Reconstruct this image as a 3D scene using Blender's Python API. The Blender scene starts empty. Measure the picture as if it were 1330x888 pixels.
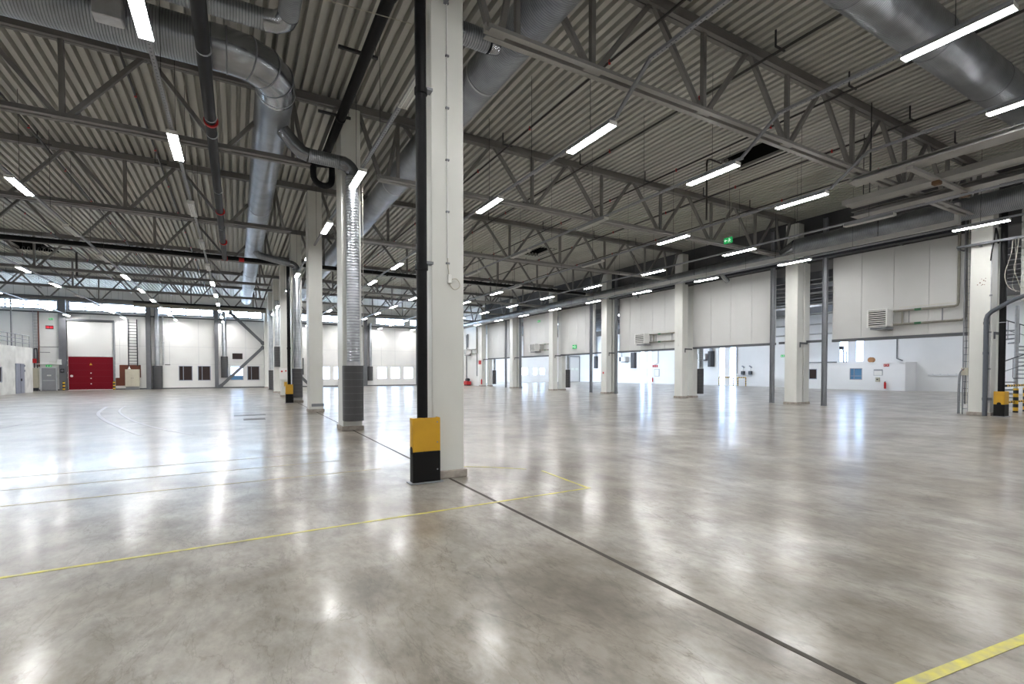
import bpy, math, random
from mathutils import Vector, Matrix
random.seed(7)
S = bpy.context.scene
COL = S.collection
R = math.radians

# ------------------------------------------------------------------ helpers
def tag(o, label=None, cat=None, group=None, kind=None):
    if label: o['label'] = label
    if cat: o['category'] = cat
    if group: o['group'] = group
    if kind: o['kind'] = kind
    return o

def thing(name, label, cat, loc=(0, 0, 0), group=None, kind='thing'):
    o = bpy.data.objects.new(name, None)
    COL.objects.link(o)
    o.location = loc
    o.empty_display_size = 0.2
    return tag(o, label, cat, group, kind)

def root_loc(o):
    while o.parent is not None:
        o = o.parent
    return Vector(o.location)

def copy_tree(o, loc=None, parent=None):
    c = o.copy()
    COL.objects.link(c)
    if parent is not None:
        c.parent = parent
    if loc is not None:
        c.location = loc
    for ch in list(o.children):
        copy_tree(ch, None, c)
    return c

class MB:
    def __init__(s):
        s.v = []; s.f = []; s.sm = []
    def add(s, vs, fs, smooth=False):
        n = len(s.v)
        s.v += [tuple(p) for p in vs]
        for f in fs:
            s.f.append(tuple(i + n for i in f)); s.sm.append(smooth)
        return s
    def box(s, x0, x1, y0, y1, z0, z1):
        vs = [(x, y, z) for z in (z0, z1) for y in (y0, y1) for x in (x0, x1)]
        return s.add(vs, [(0, 2, 3, 1), (4, 5, 7, 6), (0, 1, 5, 4), (2, 6, 7, 3), (0, 4, 6, 2), (1, 3, 7, 5)])
    def bbox(s, x0, x1, y0, y1, z0, z1, b=0.01):
        """box with chamfered edges all round"""
        rings = [(z0, b), (z0 + b, 0), (z1 - b, 0), (z1, b)]
        vs = []
        for z, i in rings:
            X0, X1, Y0, Y1 = x0 + i, x1 - i, y0 + i, y1 - i
            c = b if i == 0 else b * 0.5
            vs += [(X0 + c, Y0, z), (X1 - c, Y0, z), (X1, Y0 + c, z), (X1, Y1 - c, z),
                   (X1 - c, Y1, z), (X0 + c, Y1, z), (X0, Y1 - c, z), (X0, Y0 + c, z)]
        fs = [tuple(reversed(range(8))), tuple(range(24, 32))]
        for k in range(3):
            for i in range(8):
                j = (i + 1) % 8
                fs.append((k * 8 + i, k * 8 + j, k * 8 + 8 + j, k * 8 + 8 + i))
        return s.add(vs, fs)
    def bar(s, p, q, w, h, up=(0, 0, 1)):
        """rectangular bar from p to q, w across, h along up"""
        p = Vector(p); q = Vector(q); d = (q - p).normalized(); up = Vector(up)
        if abs(d.dot(up)) > 0.99: up = Vector((0, 1, 0))
        a = d.cross(up).normalized(); b = a.cross(d).normalized()
        vs = []
        for c in (p, q):
            for sx, sy in ((-1, -1), (1, -1), (1, 1), (-1, 1)):
                vs.append(c + a * (sx * w / 2) + b * (sy * h / 2))
        return s.add(vs, [(3, 2, 1, 0), (4, 5, 6, 7), (0, 1, 5, 4), (1, 2, 6, 5), (2, 3, 7, 6), (3, 0, 4, 7)])
    def tube(s, pts, r, n=12, caps=True, closed=False):
        pts = [Vector(p) for p in pts]; m = len(pts)
        rr = r if isinstance(r, (list, tuple)) else [r] * m
        vs = []; last = None
        for i, p in enumerate(pts):
            a = pts[i - 1] if (i > 0 or closed) else p
            b = pts[(i + 1) % m] if (i < m - 1 or closed) else p
            d = (b - a).normalized()
            if last is None:
                u = Vector((0, 0, 1)) if abs(d.z) < 0.9 else Vector((0, 1, 0))
                u = (u - d * u.dot(d)).normalized()
            else:
                u = (last - d * last.dot(d)).normalized()
            last = u; w = d.cross(u)
            k = 1.0
            if 0 < i < m - 1:
                c = (pts[i] - pts[i - 1]).normalized().dot(d)
                k = 1 / max(c, 0.6)
            for j in range(n):
                t = 2 * math.pi * j / n
                vs.append(p + (u * math.cos(t) + w * math.sin(t)) * rr[i] * (1 + (k - 1) * 0.5))
        fs = []
        for i in range(m if closed else m - 1):
            i2 = (i + 1) % m
            for j in range(n):
                j2 = (j + 1) % n
                fs.append((i * n + j, i * n + j2, i2 * n + j2, i2 * n + j))
        s.add(vs, fs, True)
        if caps and not closed:
            s.add([vs[j] for j in range(n)], [tuple(reversed(range(n)))])
            s.add([vs[(m - 1) * n + j] for j in range(n)], [tuple(range(n))])
        return s
    def prism(s, prof, axis, a, b):
        """2D profile extruded along axis from a to b; profile coords are the other two axes in order"""
        def mk(u, v, t):
            return {'x': (t, u, v), 'y': (u, t, v), 'z': (u, v, t)}[axis]
        n = len(prof)
        vs = [mk(u, v, a) for u, v in prof] + [mk(u, v, b) for u, v in prof]
        fs = [tuple(range(n)), tuple(reversed(range(n, 2 * n)))]
        for i in range(n):
            j = (i + 1) % n
            fs.append((i, i + n, j + n, j))
        return s.add(vs, fs)
    def build(s, name, mat, parent=None):
        me = bpy.data.meshes.new(name)
        off = root_loc(parent) if parent is not None else Vector((0, 0, 0))
        me.from_pydata([tuple(Vector(p) - off) for p in s.v], [], s.f)
        me.polygons.foreach_set('use_smooth', s.sm)
        me.update()
        import bmesh
        bm = bmesh.new(); bm.from_mesh(me)
        bmesh.ops.recalc_face_normals(bm, faces=bm.faces)
        bm.to_mesh(me); bm.free()
        me.materials.append(mat)
        o = bpy.data.objects.new(name, me)
        COL.objects.link(o)
        if parent is not None: o.parent = parent
        return o

def arc(c, r, a0, a1, n, ax1, ax2):
    c = Vector(c); ax1 = Vector(ax1); ax2 = Vector(ax2)
    return [c + ax1 * (r * math.cos(R(a0 + (a1 - a0) * i / n))) + ax2 * (r * math.sin(R(a0 + (a1 - a0) * i / n))) for i in range(n + 1)]

# ------------------------------------------------------------------ materials
def nodes(m):
    m.use_nodes = True
    nt = m.node_tree
    return nt, nt.nodes['Principled BSDF']

def mat(name, c, rough=0.5, metal=0.0, var=0.0, scale=3.0, bump=0.0, spec=None, stretch=(1, 1, 1), c2=None):
    m = bpy.data.materials.new(name)
    nt, p = nodes(m)
    p.inputs['Base Color'].default_value = (*c, 1)
    p.inputs['Roughness'].default_value = rough
    p.inputs['Metallic'].default_value = metal
    if spec is not None: p.inputs['Specular IOR Level'].default_value = spec
    if var or bump:
        tc = nt.nodes.new('ShaderNodeTexCoord'); mp = nt.nodes.new('ShaderNodeMapping')
        mp.inputs['Scale'].default_value = stretch
        n = nt.nodes.new('ShaderNodeTexNoise'); n.inputs['Scale'].default_value = scale; n.inputs['Detail'].default_value = 6
        nt.links.new(tc.outputs['Object'], mp.inputs[0]); nt.links.new(mp.outputs[0], n.inputs['Vector'])
        if var:
            r = nt.nodes.new('ShaderNodeValToRGB')
            lo = c2 if c2 else tuple(max(0, x * (1 - var)) for x in c); hi = tuple(min(1, x * (1 + var * 0.5)) for x in c)
            r.color_ramp.elements[0].color = (*lo, 1); r.color_ramp.elements[1].color = (*hi, 1)
            r.color_ramp.elements[0].position = 0.3; r.color_ramp.elements[1].position = 0.7
            nt.links.new(n.outputs['Fac'], r.inputs[0]); nt.links.new(r.outputs[0], p.inputs['Base Color'])
        if bump:
            b = nt.nodes.new('ShaderNodeBump'); b.inputs['Strength'].default_value = bump; b.inputs['Distance'].default_value = 0.02
            nt.links.new(n.outputs['Fac'], b.inputs['Height']); nt.links.new(b.outputs[0], p.inputs['Normal'])
    return m

def emis(name, c, strength):
    m = bpy.data.materials.new(name)
    nt, p = nodes(m)
    p.inputs['Base Color'].default_value = (*(x * .3 for x in c), 1)
    p.inputs['Emission Color'].default_value = (*c, 1)
    p.inputs['Emission Strength'].default_value = strength
    return m

def duct_mat(name, axis, c=(0.38, 0.40, 0.43), pitch=0.05, rough=0.3):
    """galvanised spiral duct: seams repeat along the axis"""
    m = bpy.data.materials.new(name)
    nt, p = nodes(m)
    tc = nt.nodes.new('ShaderNodeTexCoord')
    w = nt.nodes.new('ShaderNodeTexWave'); w.wave_type = 'BANDS'; w.bands_direction = axis.upper(); w.wave_profile = 'SIN'
    w.inputs['Scale'].default_value = 0.314 / pitch
    w.inputs['Distortion'].default_value = 0.0
    nt.links.new(tc.outputs['Object'], w.inputs['Vector'])
    n = nt.nodes.new('ShaderNodeTexNoise'); n.inputs['Scale'].default_value = 1.6; n.inputs['Detail'].default_value = 5
    nt.links.new(tc.outputs['Object'], n.inputs['Vector'])
    r = nt.nodes.new('ShaderNodeValToRGB')
    r.color_ramp.elements[0].color = (*(x * 0.72 for x in c), 1); r.color_ramp.elements[1].color = (*(x * 1.15 for x in c), 1)
    r.color_ramp.elements[0].position = 0.3; r.color_ramp.elements[1].position = 0.7
    nt.links.new(n.outputs['Fac'], r.inputs[0])
    pw = nt.nodes.new('ShaderNodeMath'); pw.operation = 'POWER'; pw.inputs[1].default_value = 4.0
    nt.links.new(w.outputs['Fac'], pw.inputs[0])
    mx = nt.nodes.new('ShaderNodeMix'); mx.data_type = 'RGBA'; mx.blend_type = 'MULTIPLY'
    mx.inputs[7].default_value = (.55, .55, .56, 1)
    nt.links.new(pw.outputs[0], mx.inputs[0]); nt.links.new(r.outputs[0], mx.inputs[6]); nt.links.new(mx.outputs[2], p.inputs['Base Color'])
    b = nt.nodes.new('ShaderNodeBump'); b.inputs['Strength'].default_value = 0.8; b.inputs['Distance'].default_value = 0.012
    nt.links.new(pw.outputs[0], b.inputs['Height']); nt.links.new(b.outputs[0], p.inputs['Normal'])
    p.inputs['Metallic'].default_value = 0.92; p.inputs['Roughness'].default_value = rough
    return m

def perforated(name, c, hole, pitch=0.11, dia=0.026):
    """flat rail with a row of round holes along y"""
    m = bpy.data.materials.new(name)
    nt, p = nodes(m); L = nt.links.new
    tc = nt.nodes.new('ShaderNodeTexCoord'); sx = nt.nodes.new('ShaderNodeSeparateXYZ'); L(tc.outputs['Object'], sx.inputs[0])
    def mth(op, a, b=None):
        n = nt.nodes.new('ShaderNodeMath'); n.operation = op
        for i, v in enumerate((a, b)):
            if v is None: continue
            if isinstance(v, (int, float)): n.inputs[i].default_value = v
            else: L(v, n.inputs[i])
        return n.outputs[0]
    fy = mth('PINGPONG', sx.outputs[1], pitch / 2)
    d = mth('SQRT', mth('ADD', mth('MULTIPLY', fy, fy), mth('MULTIPLY', sx.outputs[0], sx.outputs[0])))
    k = mth('LESS_THAN', d, dia / 2)
    x = nt.nodes.new('ShaderNodeMix'); x.data_type = 'RGBA'
    x.inputs[6].default_value = (*c, 1); x.inputs[7].default_value = (*hole, 1)
    L(k, x.inputs[0]); L(x.outputs[2], p.inputs['Base Color'])
    p.inputs['Roughness'].default_value = 0.45; p.inputs['Metallic'].default_value = 0.3
    return m

def floor_mat():
    m = bpy.data.materials.new('polished_concrete')
    nt, p = nodes(m)
    L = nt.links.new
    tc = nt.nodes.new('ShaderNodeTexCoord')
    def noise(scale, det, stretch=(1, 1, 1), rot=0.0, dist=0.0):
        mp = nt.nodes.new('ShaderNodeMapping'); mp.inputs['Scale'].default_value = stretch; mp.inputs['Rotation'].default_value = (0, 0, rot)
        n = nt.nodes.new('ShaderNodeTexNoise'); n.inputs['Scale'].default_value = scale; n.inputs['Detail'].default_value = det
        n.inputs['Roughness'].default_value = 0.62; n.inputs['Distortion'].default_value = dist
        L(tc.outputs['Object'], mp.inputs[0]); L(mp.outputs[0], n.inputs['Vector'])
        return n.outputs['Fac']
    def ramp(f, stops):
        r = nt.nodes.new('ShaderNodeValToRGB')
        e = r.color_ramp.elements
        e[0].position, e[0].color = stops[0][0], (*stops[0][1], 1)
        e[1].position, e[1].color = stops[-1][0], (*stops[-1][1], 1)
        for q, c in stops[1:-1]:
            k = e.new(q); k.color = (*c, 1)
        L(f, r.inputs[0]); return r.outputs[0]
    def mix(a, b, fac, mode='MIX'):
        x = nt.nodes.new('ShaderNodeMix'); x.data_type = 'RGBA'; x.blend_type = mode
        if isinstance(fac, float): x.inputs[0].default_value = fac
        else: L(fac, x.inputs[0])
        L(a, x.inputs[6]); L(b, x.inputs[7]); return x.outputs[2]
    base = ramp(noise(0.5, 14, (1, 1, 1), 0, 0.25), [(0.36, (0.205, 0.181, 0.15)), (0.46, (0.284, 0.257, 0.22)), (0.54, (0.335, 0.313, 0.28)), (0.64, (0.405, 0.388, 0.36))])
    fine = ramp(noise(2.2, 14, (1, 0.6, 1), 0.4, 0.2), [(0.38, (0.56, 0.54, 0.5)), (0.5, (0.87, 0.865, 0.855)), (0.6, (1.1, 1.1, 1.1))])
    c = mix(base, fine, 0.75, 'MULTIPLY')
    grain = ramp(noise(16, 8, (1, .5, 1), .9), [(0.38, (0.6, 0.59, 0.57)), (0.56, (1, 1, 1))])
    c = mix(c, grain, 0.4, 'MULTIPLY')
    stain = ramp(noise(0.55, 9, (0.6, 1.5, 1), 0.7, 0.3), [(0.5, (0, 0, 0)), (0.75, (1, 1, 1))])
    tint = nt.nodes.new('ShaderNodeRGB'); tint.outputs[0].default_value = (0.12, 0.105, 0.085, 1)
    sf = nt.nodes.new('ShaderNodeMath'); sf.operation = 'MULTIPLY'; sf.inputs[1].default_value = 0.5
    L(stain, sf.inputs[0])
    c = mix(c, tint.outputs[0], sf.outputs[0])
    def vein(scale, stretch, rot, width):
        d = nt.nodes.new('ShaderNodeMath'); d.operation = 'SUBTRACT'; d.inputs[1].default_value = .5
        L(noise(scale, 7, stretch, rot, .6), d.inputs[0])
        a = nt.nodes.new('ShaderNodeMath'); a.operation = 'ABSOLUTE'; L(d.outputs[0], a.inputs[0])
        return ramp(a.outputs[0], [(0.0, (.62, .6, .57)), (width, (1, 1, 1))])
    gate = ramp(noise(.8, 4), [(.48, (0, 0, 0)), (.6, (1, 1, 1))])
    c = mix(c, vein(1.1, (1, .45, 1), .9, .010), gate, 'MULTIPLY')
    c = mix(c, vein(3.0, (1, .3, 1), -.5, .014), 0.55, 'MULTIPLY')
    L(c, p.inputs['Base Color'])
    rr = ramp(noise(0.7, 8, (0.6, 1.2, 1), 0.5, 0.2), [(0.36, (0.279, 0.279, 0.279)), (0.64, (0.31, 0.31, 0.31))])
    L(rr, p.inputs['Roughness'])
    p.inputs['Specular IOR Level'].default_value = 0.34
    cw = ramp(noise(.9, 9, (.7, 1.2, 1), .3), [(.36, (.12, .12, .12)), (.62, (.42, .42, .42))]); L(cw, p.inputs['Coat Weight']); p.inputs['Coat Roughness'].default_value = 0.15; p.inputs['Coat IOR'].default_value = 1.45
    return m

def glass_mat(name, tint=(1, 1, 1)):
    m = bpy.data.materials.new(name); m.use_nodes = True
    nt = m.node_tree; nt.nodes.clear()
    o = nt.nodes.new('ShaderNodeOutputMaterial'); mx = nt.nodes.new('ShaderNodeMixShader')
    t = nt.nodes.new('ShaderNodeBsdfTransparent'); t.inputs[0].default_value = (*tint, 1)
    g = nt.nodes.new('ShaderNodeBsdfGlossy'); g.inputs['Roughness'].default_value = 0.02
    f = nt.nodes.new('ShaderNodeFresnel'); f.inputs[0].default_value = 1.45
    ge = nt.nodes.new('ShaderNodeNewGeometry'); k = nt.nodes.new('ShaderNodeMath'); k.operation = 'SUBTRACT'; k.inputs[0].default_value = 1.0
    nt.links.new(ge.outputs['Backfacing'], k.inputs[1])
    q = nt.nodes.new('ShaderNodeMath'); q.operation = 'MULTIPLY'; nt.links.new(k.outputs[0], q.inputs[0]); nt.links.new(f.outputs[0], q.inputs[1])
    nt.links.new(q.outputs[0], mx.inputs[0]); nt.links.new(t.outputs[0], mx.inputs[1]); nt.links.new(g.outputs[0], mx.inputs[2])
    nt.links.new(mx.outputs[0], o.inputs[0])
    return m

def hazard(name, axis, scale):
    m = bpy.data.materials.new(name); nt, p = nodes(m)
    tc = nt.nodes.new('ShaderNodeTexCoord')
    w = nt.nodes.new('ShaderNodeTexWave'); w.bands_direction = axis; w.inputs['Scale'].default_value = scale
    r = nt.nodes.new('ShaderNodeValToRGB'); r.color_ramp.interpolation = 'CONSTANT'
    r.color_ramp.elements[0].color = (0.02, 0.02, 0.02, 1); r.color_ramp.elements[1].color = (0.75, 0.45, 0.03, 1); r.color_ramp.elements[1].position = 0.5
    nt.links.new(tc.outputs['Object'], w.inputs[0]); nt.links.new(w.outputs[0], r.inputs[0]); nt.links.new(r.outputs[0], p.inputs['Base Color'])
    return m

LAMP = 112.0
M = dict(
    floor=floor_mat(),
    deck=mat('deck_steel', (0.52, 0.517, 0.48), 0.5, 0.0, 0.12, 1.2, stretch=(1, .15, 1)),
    wallwhite=mat('wall_panel_white', (0.80, 0.80, 0.79), 0.5, 0, 0.05, 0.7),
    panel=mat('wall_panel_cream', (0.585, 0.588, 0.582), 0.5, 0, 0.05, 0.6),
    hallwhite=mat('hall_wall_white', (0.86, 0.87, 0.88), 0.5, 0, 0.03, 0.6),
    block=mat('painted_block', (0.62, 0.62, 0.60), 0.7, 0, 0.22, 1.3, 0.2),
    column=mat('painted_concrete', (0.70, 0.705, 0.67), 0.45, 0, 0.07, 1.6, 0.05, stretch=(1, 1, .4)),
    plinth=mat('raw_plinth', (0.40, 0.36, 0.32), 0.8, 0, 0.25, 9, 0.3),
    truss=mat('truss_paint', (0.19, 0.183, 0.176), 0.5, 0.0, 0.1, 2),
    beam=mat('beam_paint', (0.31, 0.305, 0.292), 0.5, 0.0, 0.08, 2),
    steel=mat('grey_steel', (0.145, 0.15, 0.165), 0.5, 0.2, 0.1, 2),
    steel2=mat('mid_grey_steel', (0.24, 0.25, 0.27), 0.45, 0.3, 0.1, 3),
    trim=mat('dark_trim', (0.11, 0.115, 0.125), 0.5, 0.2),
    zinc=mat('zinc', (0.55, 0.56, 0.58), 0.4, 0.8, 0.15, 6),
    track=perforated('perforated_rail', (0.30, 0.31, 0.34), (0.03, 0.03, 0.04)),
    rod=mat('thin_rod', (0.06, 0.06, 0.065), 0.5, 0.5),
    ductx=duct_mat('spiral_duct_x', 'x'), ducty=duct_mat('spiral_duct_y', 'y'), ductz=duct_mat('spiral_duct_z', 'z', (0.5, 0.53, 0.56), 0.08, 0.3),
    ductb=duct_mat('smooth_duct', 'z', (0.42, 0.44, 0.47), 5.0, 0.24),
    blackpipe=mat('black_pipe', (0.009, 0.009, 0.010), 0.5, 0.0, 0.2, 5, spec=0.15),
    darkpipe=mat('dark_sprinkler_pipe', (0.05, 0.047, 0.045), 0.5, 0.2),
    greypipe=mat('grey_pipe', (0.085, 0.095, 0.115), 0.4, 0.1),
    lagging=mat('lagged_pipe', (0.25, 0.24, 0.205), 0.5, 0.1, 0.15, 8),
    housing=mat('lamp_housing', (0.30, 0.31, 0.33), 0.45, 0.2),
    lit=emis('lit_diffuser', (1.0, 0.995, 0.985), LAMP),
    unlit=mat('unlit_tube', (0.75, 0.76, 0.74), 0.3),
    reflector=mat('lamp_reflector', (0.6, 0.6, 0.58), 0.35, 0.2),
    yellow=mat('guard_yellow', (0.60, 0.33, 0.018), 0.5, 0, 0.1, 3),
    black=mat('guard_black', (0.008, 0.008, 0.008), 0.5, spec=0.2),
    hole=mat('dark_void', (0.004, 0.004, 0.004), 0.9),
    diffbox=mat('perforated_grey', (0.062, 0.062, 0.066), 0.55, 0.1),
    diffline=mat('diffuser_seam', (0.15, 0.15, 0.16), 0.5, 0.2),
    red=mat('red_door_paint', (0.17, 0.002, 0.010), 0.65, spec=0.2),
    sred=mat('signal_red', (0.5, 0.01, 0.012), 0.4),
    greydoor=mat('grey_door_paint', (0.30, 0.31, 0.34), 0.45, 0, 0.1, 2),
    bluegrey=mat('bluegrey_paint', (0.25, 0.27, 0.33), 0.5),
    brown=mat('brown_board', (0.13, 0.032, 0.014), 0.5),
    beige=mat('beige_metal', (0.55, 0.52, 0.42), 0.5, 0, 0.05, 3),
    white=mat('white_metal', (0.78, 0.78, 0.77), 0.4),
    plastic=mat('white_plastic', (0.72, 0.72, 0.69), 0.4),
    darkglass=mat('dark_window_glass', (0.035, 0.022, 0.022), 0.12),
    blueglass=mat('blue_window_glass', (0.10, 0.24, 0.42), 0.15),
    glass=glass_mat('clear_glass'), tint=glass_mat('tinted_glass', (.42, .45, .5)),
    frame=mat('window_frame_grey', (0.32, 0.35, 0.42), 0.45),
    wframe=mat('window_frame_white', (0.7, 0.72, 0.75), 0.45),
    green=emis('exit_green', (0.015, 0.5, 0.12), 0.6),
    whiteglow=emis('white_glow', (0.8, 1.0, 0.85), 0.9),
    clockred=emis('clock_red', (1.0, 0.05, 0.08), 1.3),
    joint=mat('joint_filler', (0.055, 0.048, 0.04), 0.8),
    yline=mat('floor_paint_yellow', (0.52, 0.47, 0.06), 0.5, 0, 0.5, 9, c2=(0.36, 0.33, 0.18)),
    bline=mat('worn_yellow_line', (0.42, 0.35, 0.17), 0.6, 0, 0.4, 7, c2=(0.30, 0.26, 0.19)),
    tyre=mat('pale_tyre_mark', (0.46, 0.46, 0.47), 0.4, 0, 0.2, 3),
    scuff=mat('scuff', (0.10, 0.095, 0.09), 0.6),
    cable=mat('pale_cable', (0.55, 0.53, 0.45), 0.5),
    dark=mat('dark_equipment', (0.02, 0.022, 0.03), 0.4),
    hz=hazard('hazard_z', 'Z', 1.1), hx=hazard('hazard_x', 'Y', 1.1),
    paper=mat('paper_notice', (0.8, 0.8, 0.78), 0.6),
    shadewall=mat('upper_wall_painted_shade', (0.07, 0.07, 0.072), 0.6, 0, 0.2, 1),
    ceil2=mat('hall_ceiling', (0.16, 0.16, 0.165), 0.6),
)

# ------------------------------------------------------------------ setting geometry constants
YK = lambda k: 7.3 + 7.415 * (k - 1)        # front face of column k, both rows
YT = lambda k: YK(k) + 0.4                  # truss plane at column k
XW, XE, YB, YF = -19.5, 25.9, -8.0, 60.5    # hall limits
X2, Y2 = 52.5, 69.0                         # neighbouring hall: far side and end wall
ZD = 9.62                                   # underside of the steel deck

def wall_grid(u0, u1, z0, z1, holes):
    us = sorted({u0, u1, *[h[0] for h in holes], *[h[1] for h in holes]})
    zs = sorted({z0, z1, *[h[2] for h in holes], *[h[3] for h in holes]})
    cells = []
    for i in range(len(us) - 1):
        for j in range(len(zs) - 1):
            cu, cz = (us[i] + us[i + 1]) / 2, (zs[j] + zs[j + 1]) / 2
            cells.append(not any(h[0] < cu < h[1] and h[2] < cz < h[3] for h in holes))
    return us, zs, cells

def wall(name, axis, c0, c1, u0, u1, z0, z1, holes, m, label, cat='wall'):
    us, zs, cells = wall_grid(u0, u1, z0, z1, holes)
    nu, nz = len(us) - 1, len(zs) - 1
    mb = MB()
    def P(c, u, z): return (c, u, z) if axis == 'x' else (u, c, z)
    def solid(i, j): return 0 <= i < nu and 0 <= j < nz and cells[i * nz + j]
    for i in range(nu):
        for j in range(nz):
            if not solid(i, j): continue
            a, b, lo, hi = us[i], us[i + 1], zs[j], zs[j + 1]
            mb.add([P(c0, a, lo), P(c0, b, lo), P(c0, b, hi), P(c0, a, hi)], [(0, 1, 2, 3)])
            mb.add([P(c1, a, lo), P(c1, b, lo), P(c1, b, hi), P(c1, a, hi)], [(3, 2, 1, 0)])
            for di, dj, e in ((-1, 0, (a, lo, a, hi)), (1, 0, (b, lo, b, hi)), (0, -1, (a, lo, b, lo)), (0, 1, (a, hi, b, hi))):
                if not solid(i + di, j + dj):
                    mb.add([P(c0, e[0], e[1]), P(c0, e[2], e[3]), P(c1, e[2], e[3]), P(c1, e[0], e[1])], [(0, 1, 2, 3)])
    o = mb.build(name, m)
    return tag(o, label, cat, kind='structure')

WN = [0]
def window(axis, c, u0, u1, z0, z1, mull, trans, label, fm='frame', pane='glass', fw=0.06, group=None, depth=0.12):
    """frame round a wall opening with mullions and transoms, one glass pane behind"""
    WN[0] += 1
    mb = MB()
    def bx(a, b, lo, hi, d=depth):
        if axis == 'x': mb.box(c - d / 2, c + d / 2, a, b, lo, hi)
        else: mb.box(a, b, c - d / 2, c + d / 2, lo, hi)
    bx(u0, u1, z0, z0 + fw); bx(u0, u1, z1 - fw, z1); bx(u0, u0 + fw, z0 + fw, z1 - fw); bx(u1 - fw, u1, z0 + fw, z1 - fw)
    for u in mull: bx(u - fw * .4, u + fw * .4, z0 + fw, z1 - fw, depth * .7)
    for z in trans: bx(u0 + fw, u1 - fw, z - fw * .4, z + fw * .4, depth * .6)
    o = mb.build('window_%d' % WN[0], M[fm])
    tag(o, label, 'window', group, 'structure')
    g = MB()
    if axis == 'x': g.box(c - .01, c + .01, u0 + fw * .6, u1 - fw * .6, z0 + fw * .6, z1 - fw * .6)
    else: g.box(u0 + fw * .6, u1 - fw * .6, c - .01, c + .01, z0 + fw * .6, z1 - fw * .6)
    g.build('pane', M[pane], o)
    return o

# ------------------------------------------------------------------ floor
tag(MB().box(XW - 1, X2 + 1, YB - 1, Y2 + 1, -0.3, 0.0).build('floor', M['floor']), 'polished grey concrete floor of the whole hall', 'floor', kind='structure')

def strip(pts, w, z=0.003):
    mb = MB(); pts = [Vector((x, y, 0)) for x, y in pts]; L = []; Rr = []
    for i, p in enumerate(pts):
        d = (pts[min(i + 1, len(pts) - 1)] - pts[max(i - 1, 0)]).normalized(); n = Vector((-d.y, d.x, 0))
        ww = w if not isinstance(w, (list, tuple)) else w[i]
        L.append(p + n * ww / 2); Rr.append(p - n * ww / 2)
    for i in range(len(pts) - 1):
        a, b, c, d = L[i], L[i + 1], Rr[i + 1], Rr[i]
        mb.add([(q.x, q.y, zz) for zz in (0.0002, z) for q in (a, b, c, d)],
               [(4, 5, 6, 7), (0, 1, 5, 4), (3, 7, 6, 2), (0, 4, 7, 3), (1, 2, 6, 5)])
    return mb

def smooth(pts, n=8):
    P = [Vector((*p, 0)) if len(p) == 2 else Vector(p) for p in pts]; out = []
    for i in range(len(P) - 1):
        p0, p1, p2, p3 = P[max(i - 1, 0)], P[i], P[i + 1], P[min(i + 2, len(P) - 1)]
        for k in range(n):
            t = k / n
            out.append(0.5 * ((2 * p1) + (p2 - p0) * t + (2 * p0 - 5 * p1 + 4 * p2 - p3) * t * t + (3 * p1 - p0 - 3 * p2 + p3) * t ** 3))
    out.append(P[-1]); return out
sm2 = lambda pts, n=8: [(p.x, p.y) for p in smooth(pts, n)]

tag(strip([(2.95, -2.0), (2.95, 60.0)], 0.045, 0.002).build('expansion_joint', M['joint']), 'long dark expansion joint in the floor under the concrete columns', 'floor joint', kind='thing')
tag(strip([(-12, 5.42), (4.5, 5.66)], 0.045).build('floor_line', M['yline']), 'thin bright yellow line painted across the floor in front of the nearest column', 'floor line', kind='thing')
tag(strip([(4.56, 7.05), (4.47, 5.68)], 0.045).build('floor_line', M['yline']), 'short yellow floor line meeting the end of the bright cross line', 'floor line', kind='thing')
tag(strip([(3.25, 8.25), (3.9, 7.8), (4.4, 7.3)], 0.035).build('floor_line', M['yline']), 'short faded yellow line starting behind the nearest column', 'floor line', kind='thing')
tag(strip([(2.6, 1.29), (3.14, 1.23), (4.39, 1.075), (6.0, 0.88)], 0.066).build('floor_line', M['yline']), 'wide chipped yellow line beside the dark floor joint closest to camera', 'floor line', kind='thing')
tag(strip([(-9, 8.5), (2.2, 8.6)], 0.03).build('floor_line', M['bline']), 'worn brownish yellow line crossing the floor just behind the nearest column', 'floor line', kind='thing')
tag(strip([(-9, 9.6), (1.7, 9.78)], 0.022).build('floor_line', M['bline']), 'worn line on the floor second behind the nearest column', 'floor line', kind='thing')
tag(strip([(-9, 10.75), (1.6, 10.9)], 0.022).build('floor_line', M['bline']), 'worn line on the floor farthest behind the nearest column', 'floor line', kind='thing')
tag(strip(sm2([(-5.6, 30.9), (-5.05, 26.3), (-4.15, 22.4), (-2.97, 18.5), (-2.27, 16.4)]), 0.12).build('tyre_mark', M['tyre']), 'pale curved tyre mark on the floor, longer of the two by the red door side', 'tyre mark', kind='thing')
tag(strip(sm2([(-4.9, 31.1), (-4.46, 26.9), (-3.31, 21.9), (-2.1, 18.2), (-1.06, 15.9)]), 0.08).build('tyre_mark', M['tyre']), 'pale curved tyre mark on the floor nearer the concrete columns', 'tyre mark', kind='thing')
tag(strip([(-6.3, 20.3), (-6.15, 21.3), (-6.0, 22.2)], [0.03, .05, .02]).build('floor_scuff', M['scuff']), 'short dark scuff on the floor away from the tyre marks', 'scuff', kind='thing')
mb = MB()
for (a, b, c, d) in ((-0.1, 1.0, 21.6, 22.2), (0.2, 0.9, 19.6, 20.3)):
    mb.box(a, b, c, d, 0.0002, 0.002)
tag(mb.build('floor_patch', M['scuff']), 'dark square patched spots in the floor beside the columns', 'floor patch', kind='thing')

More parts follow.
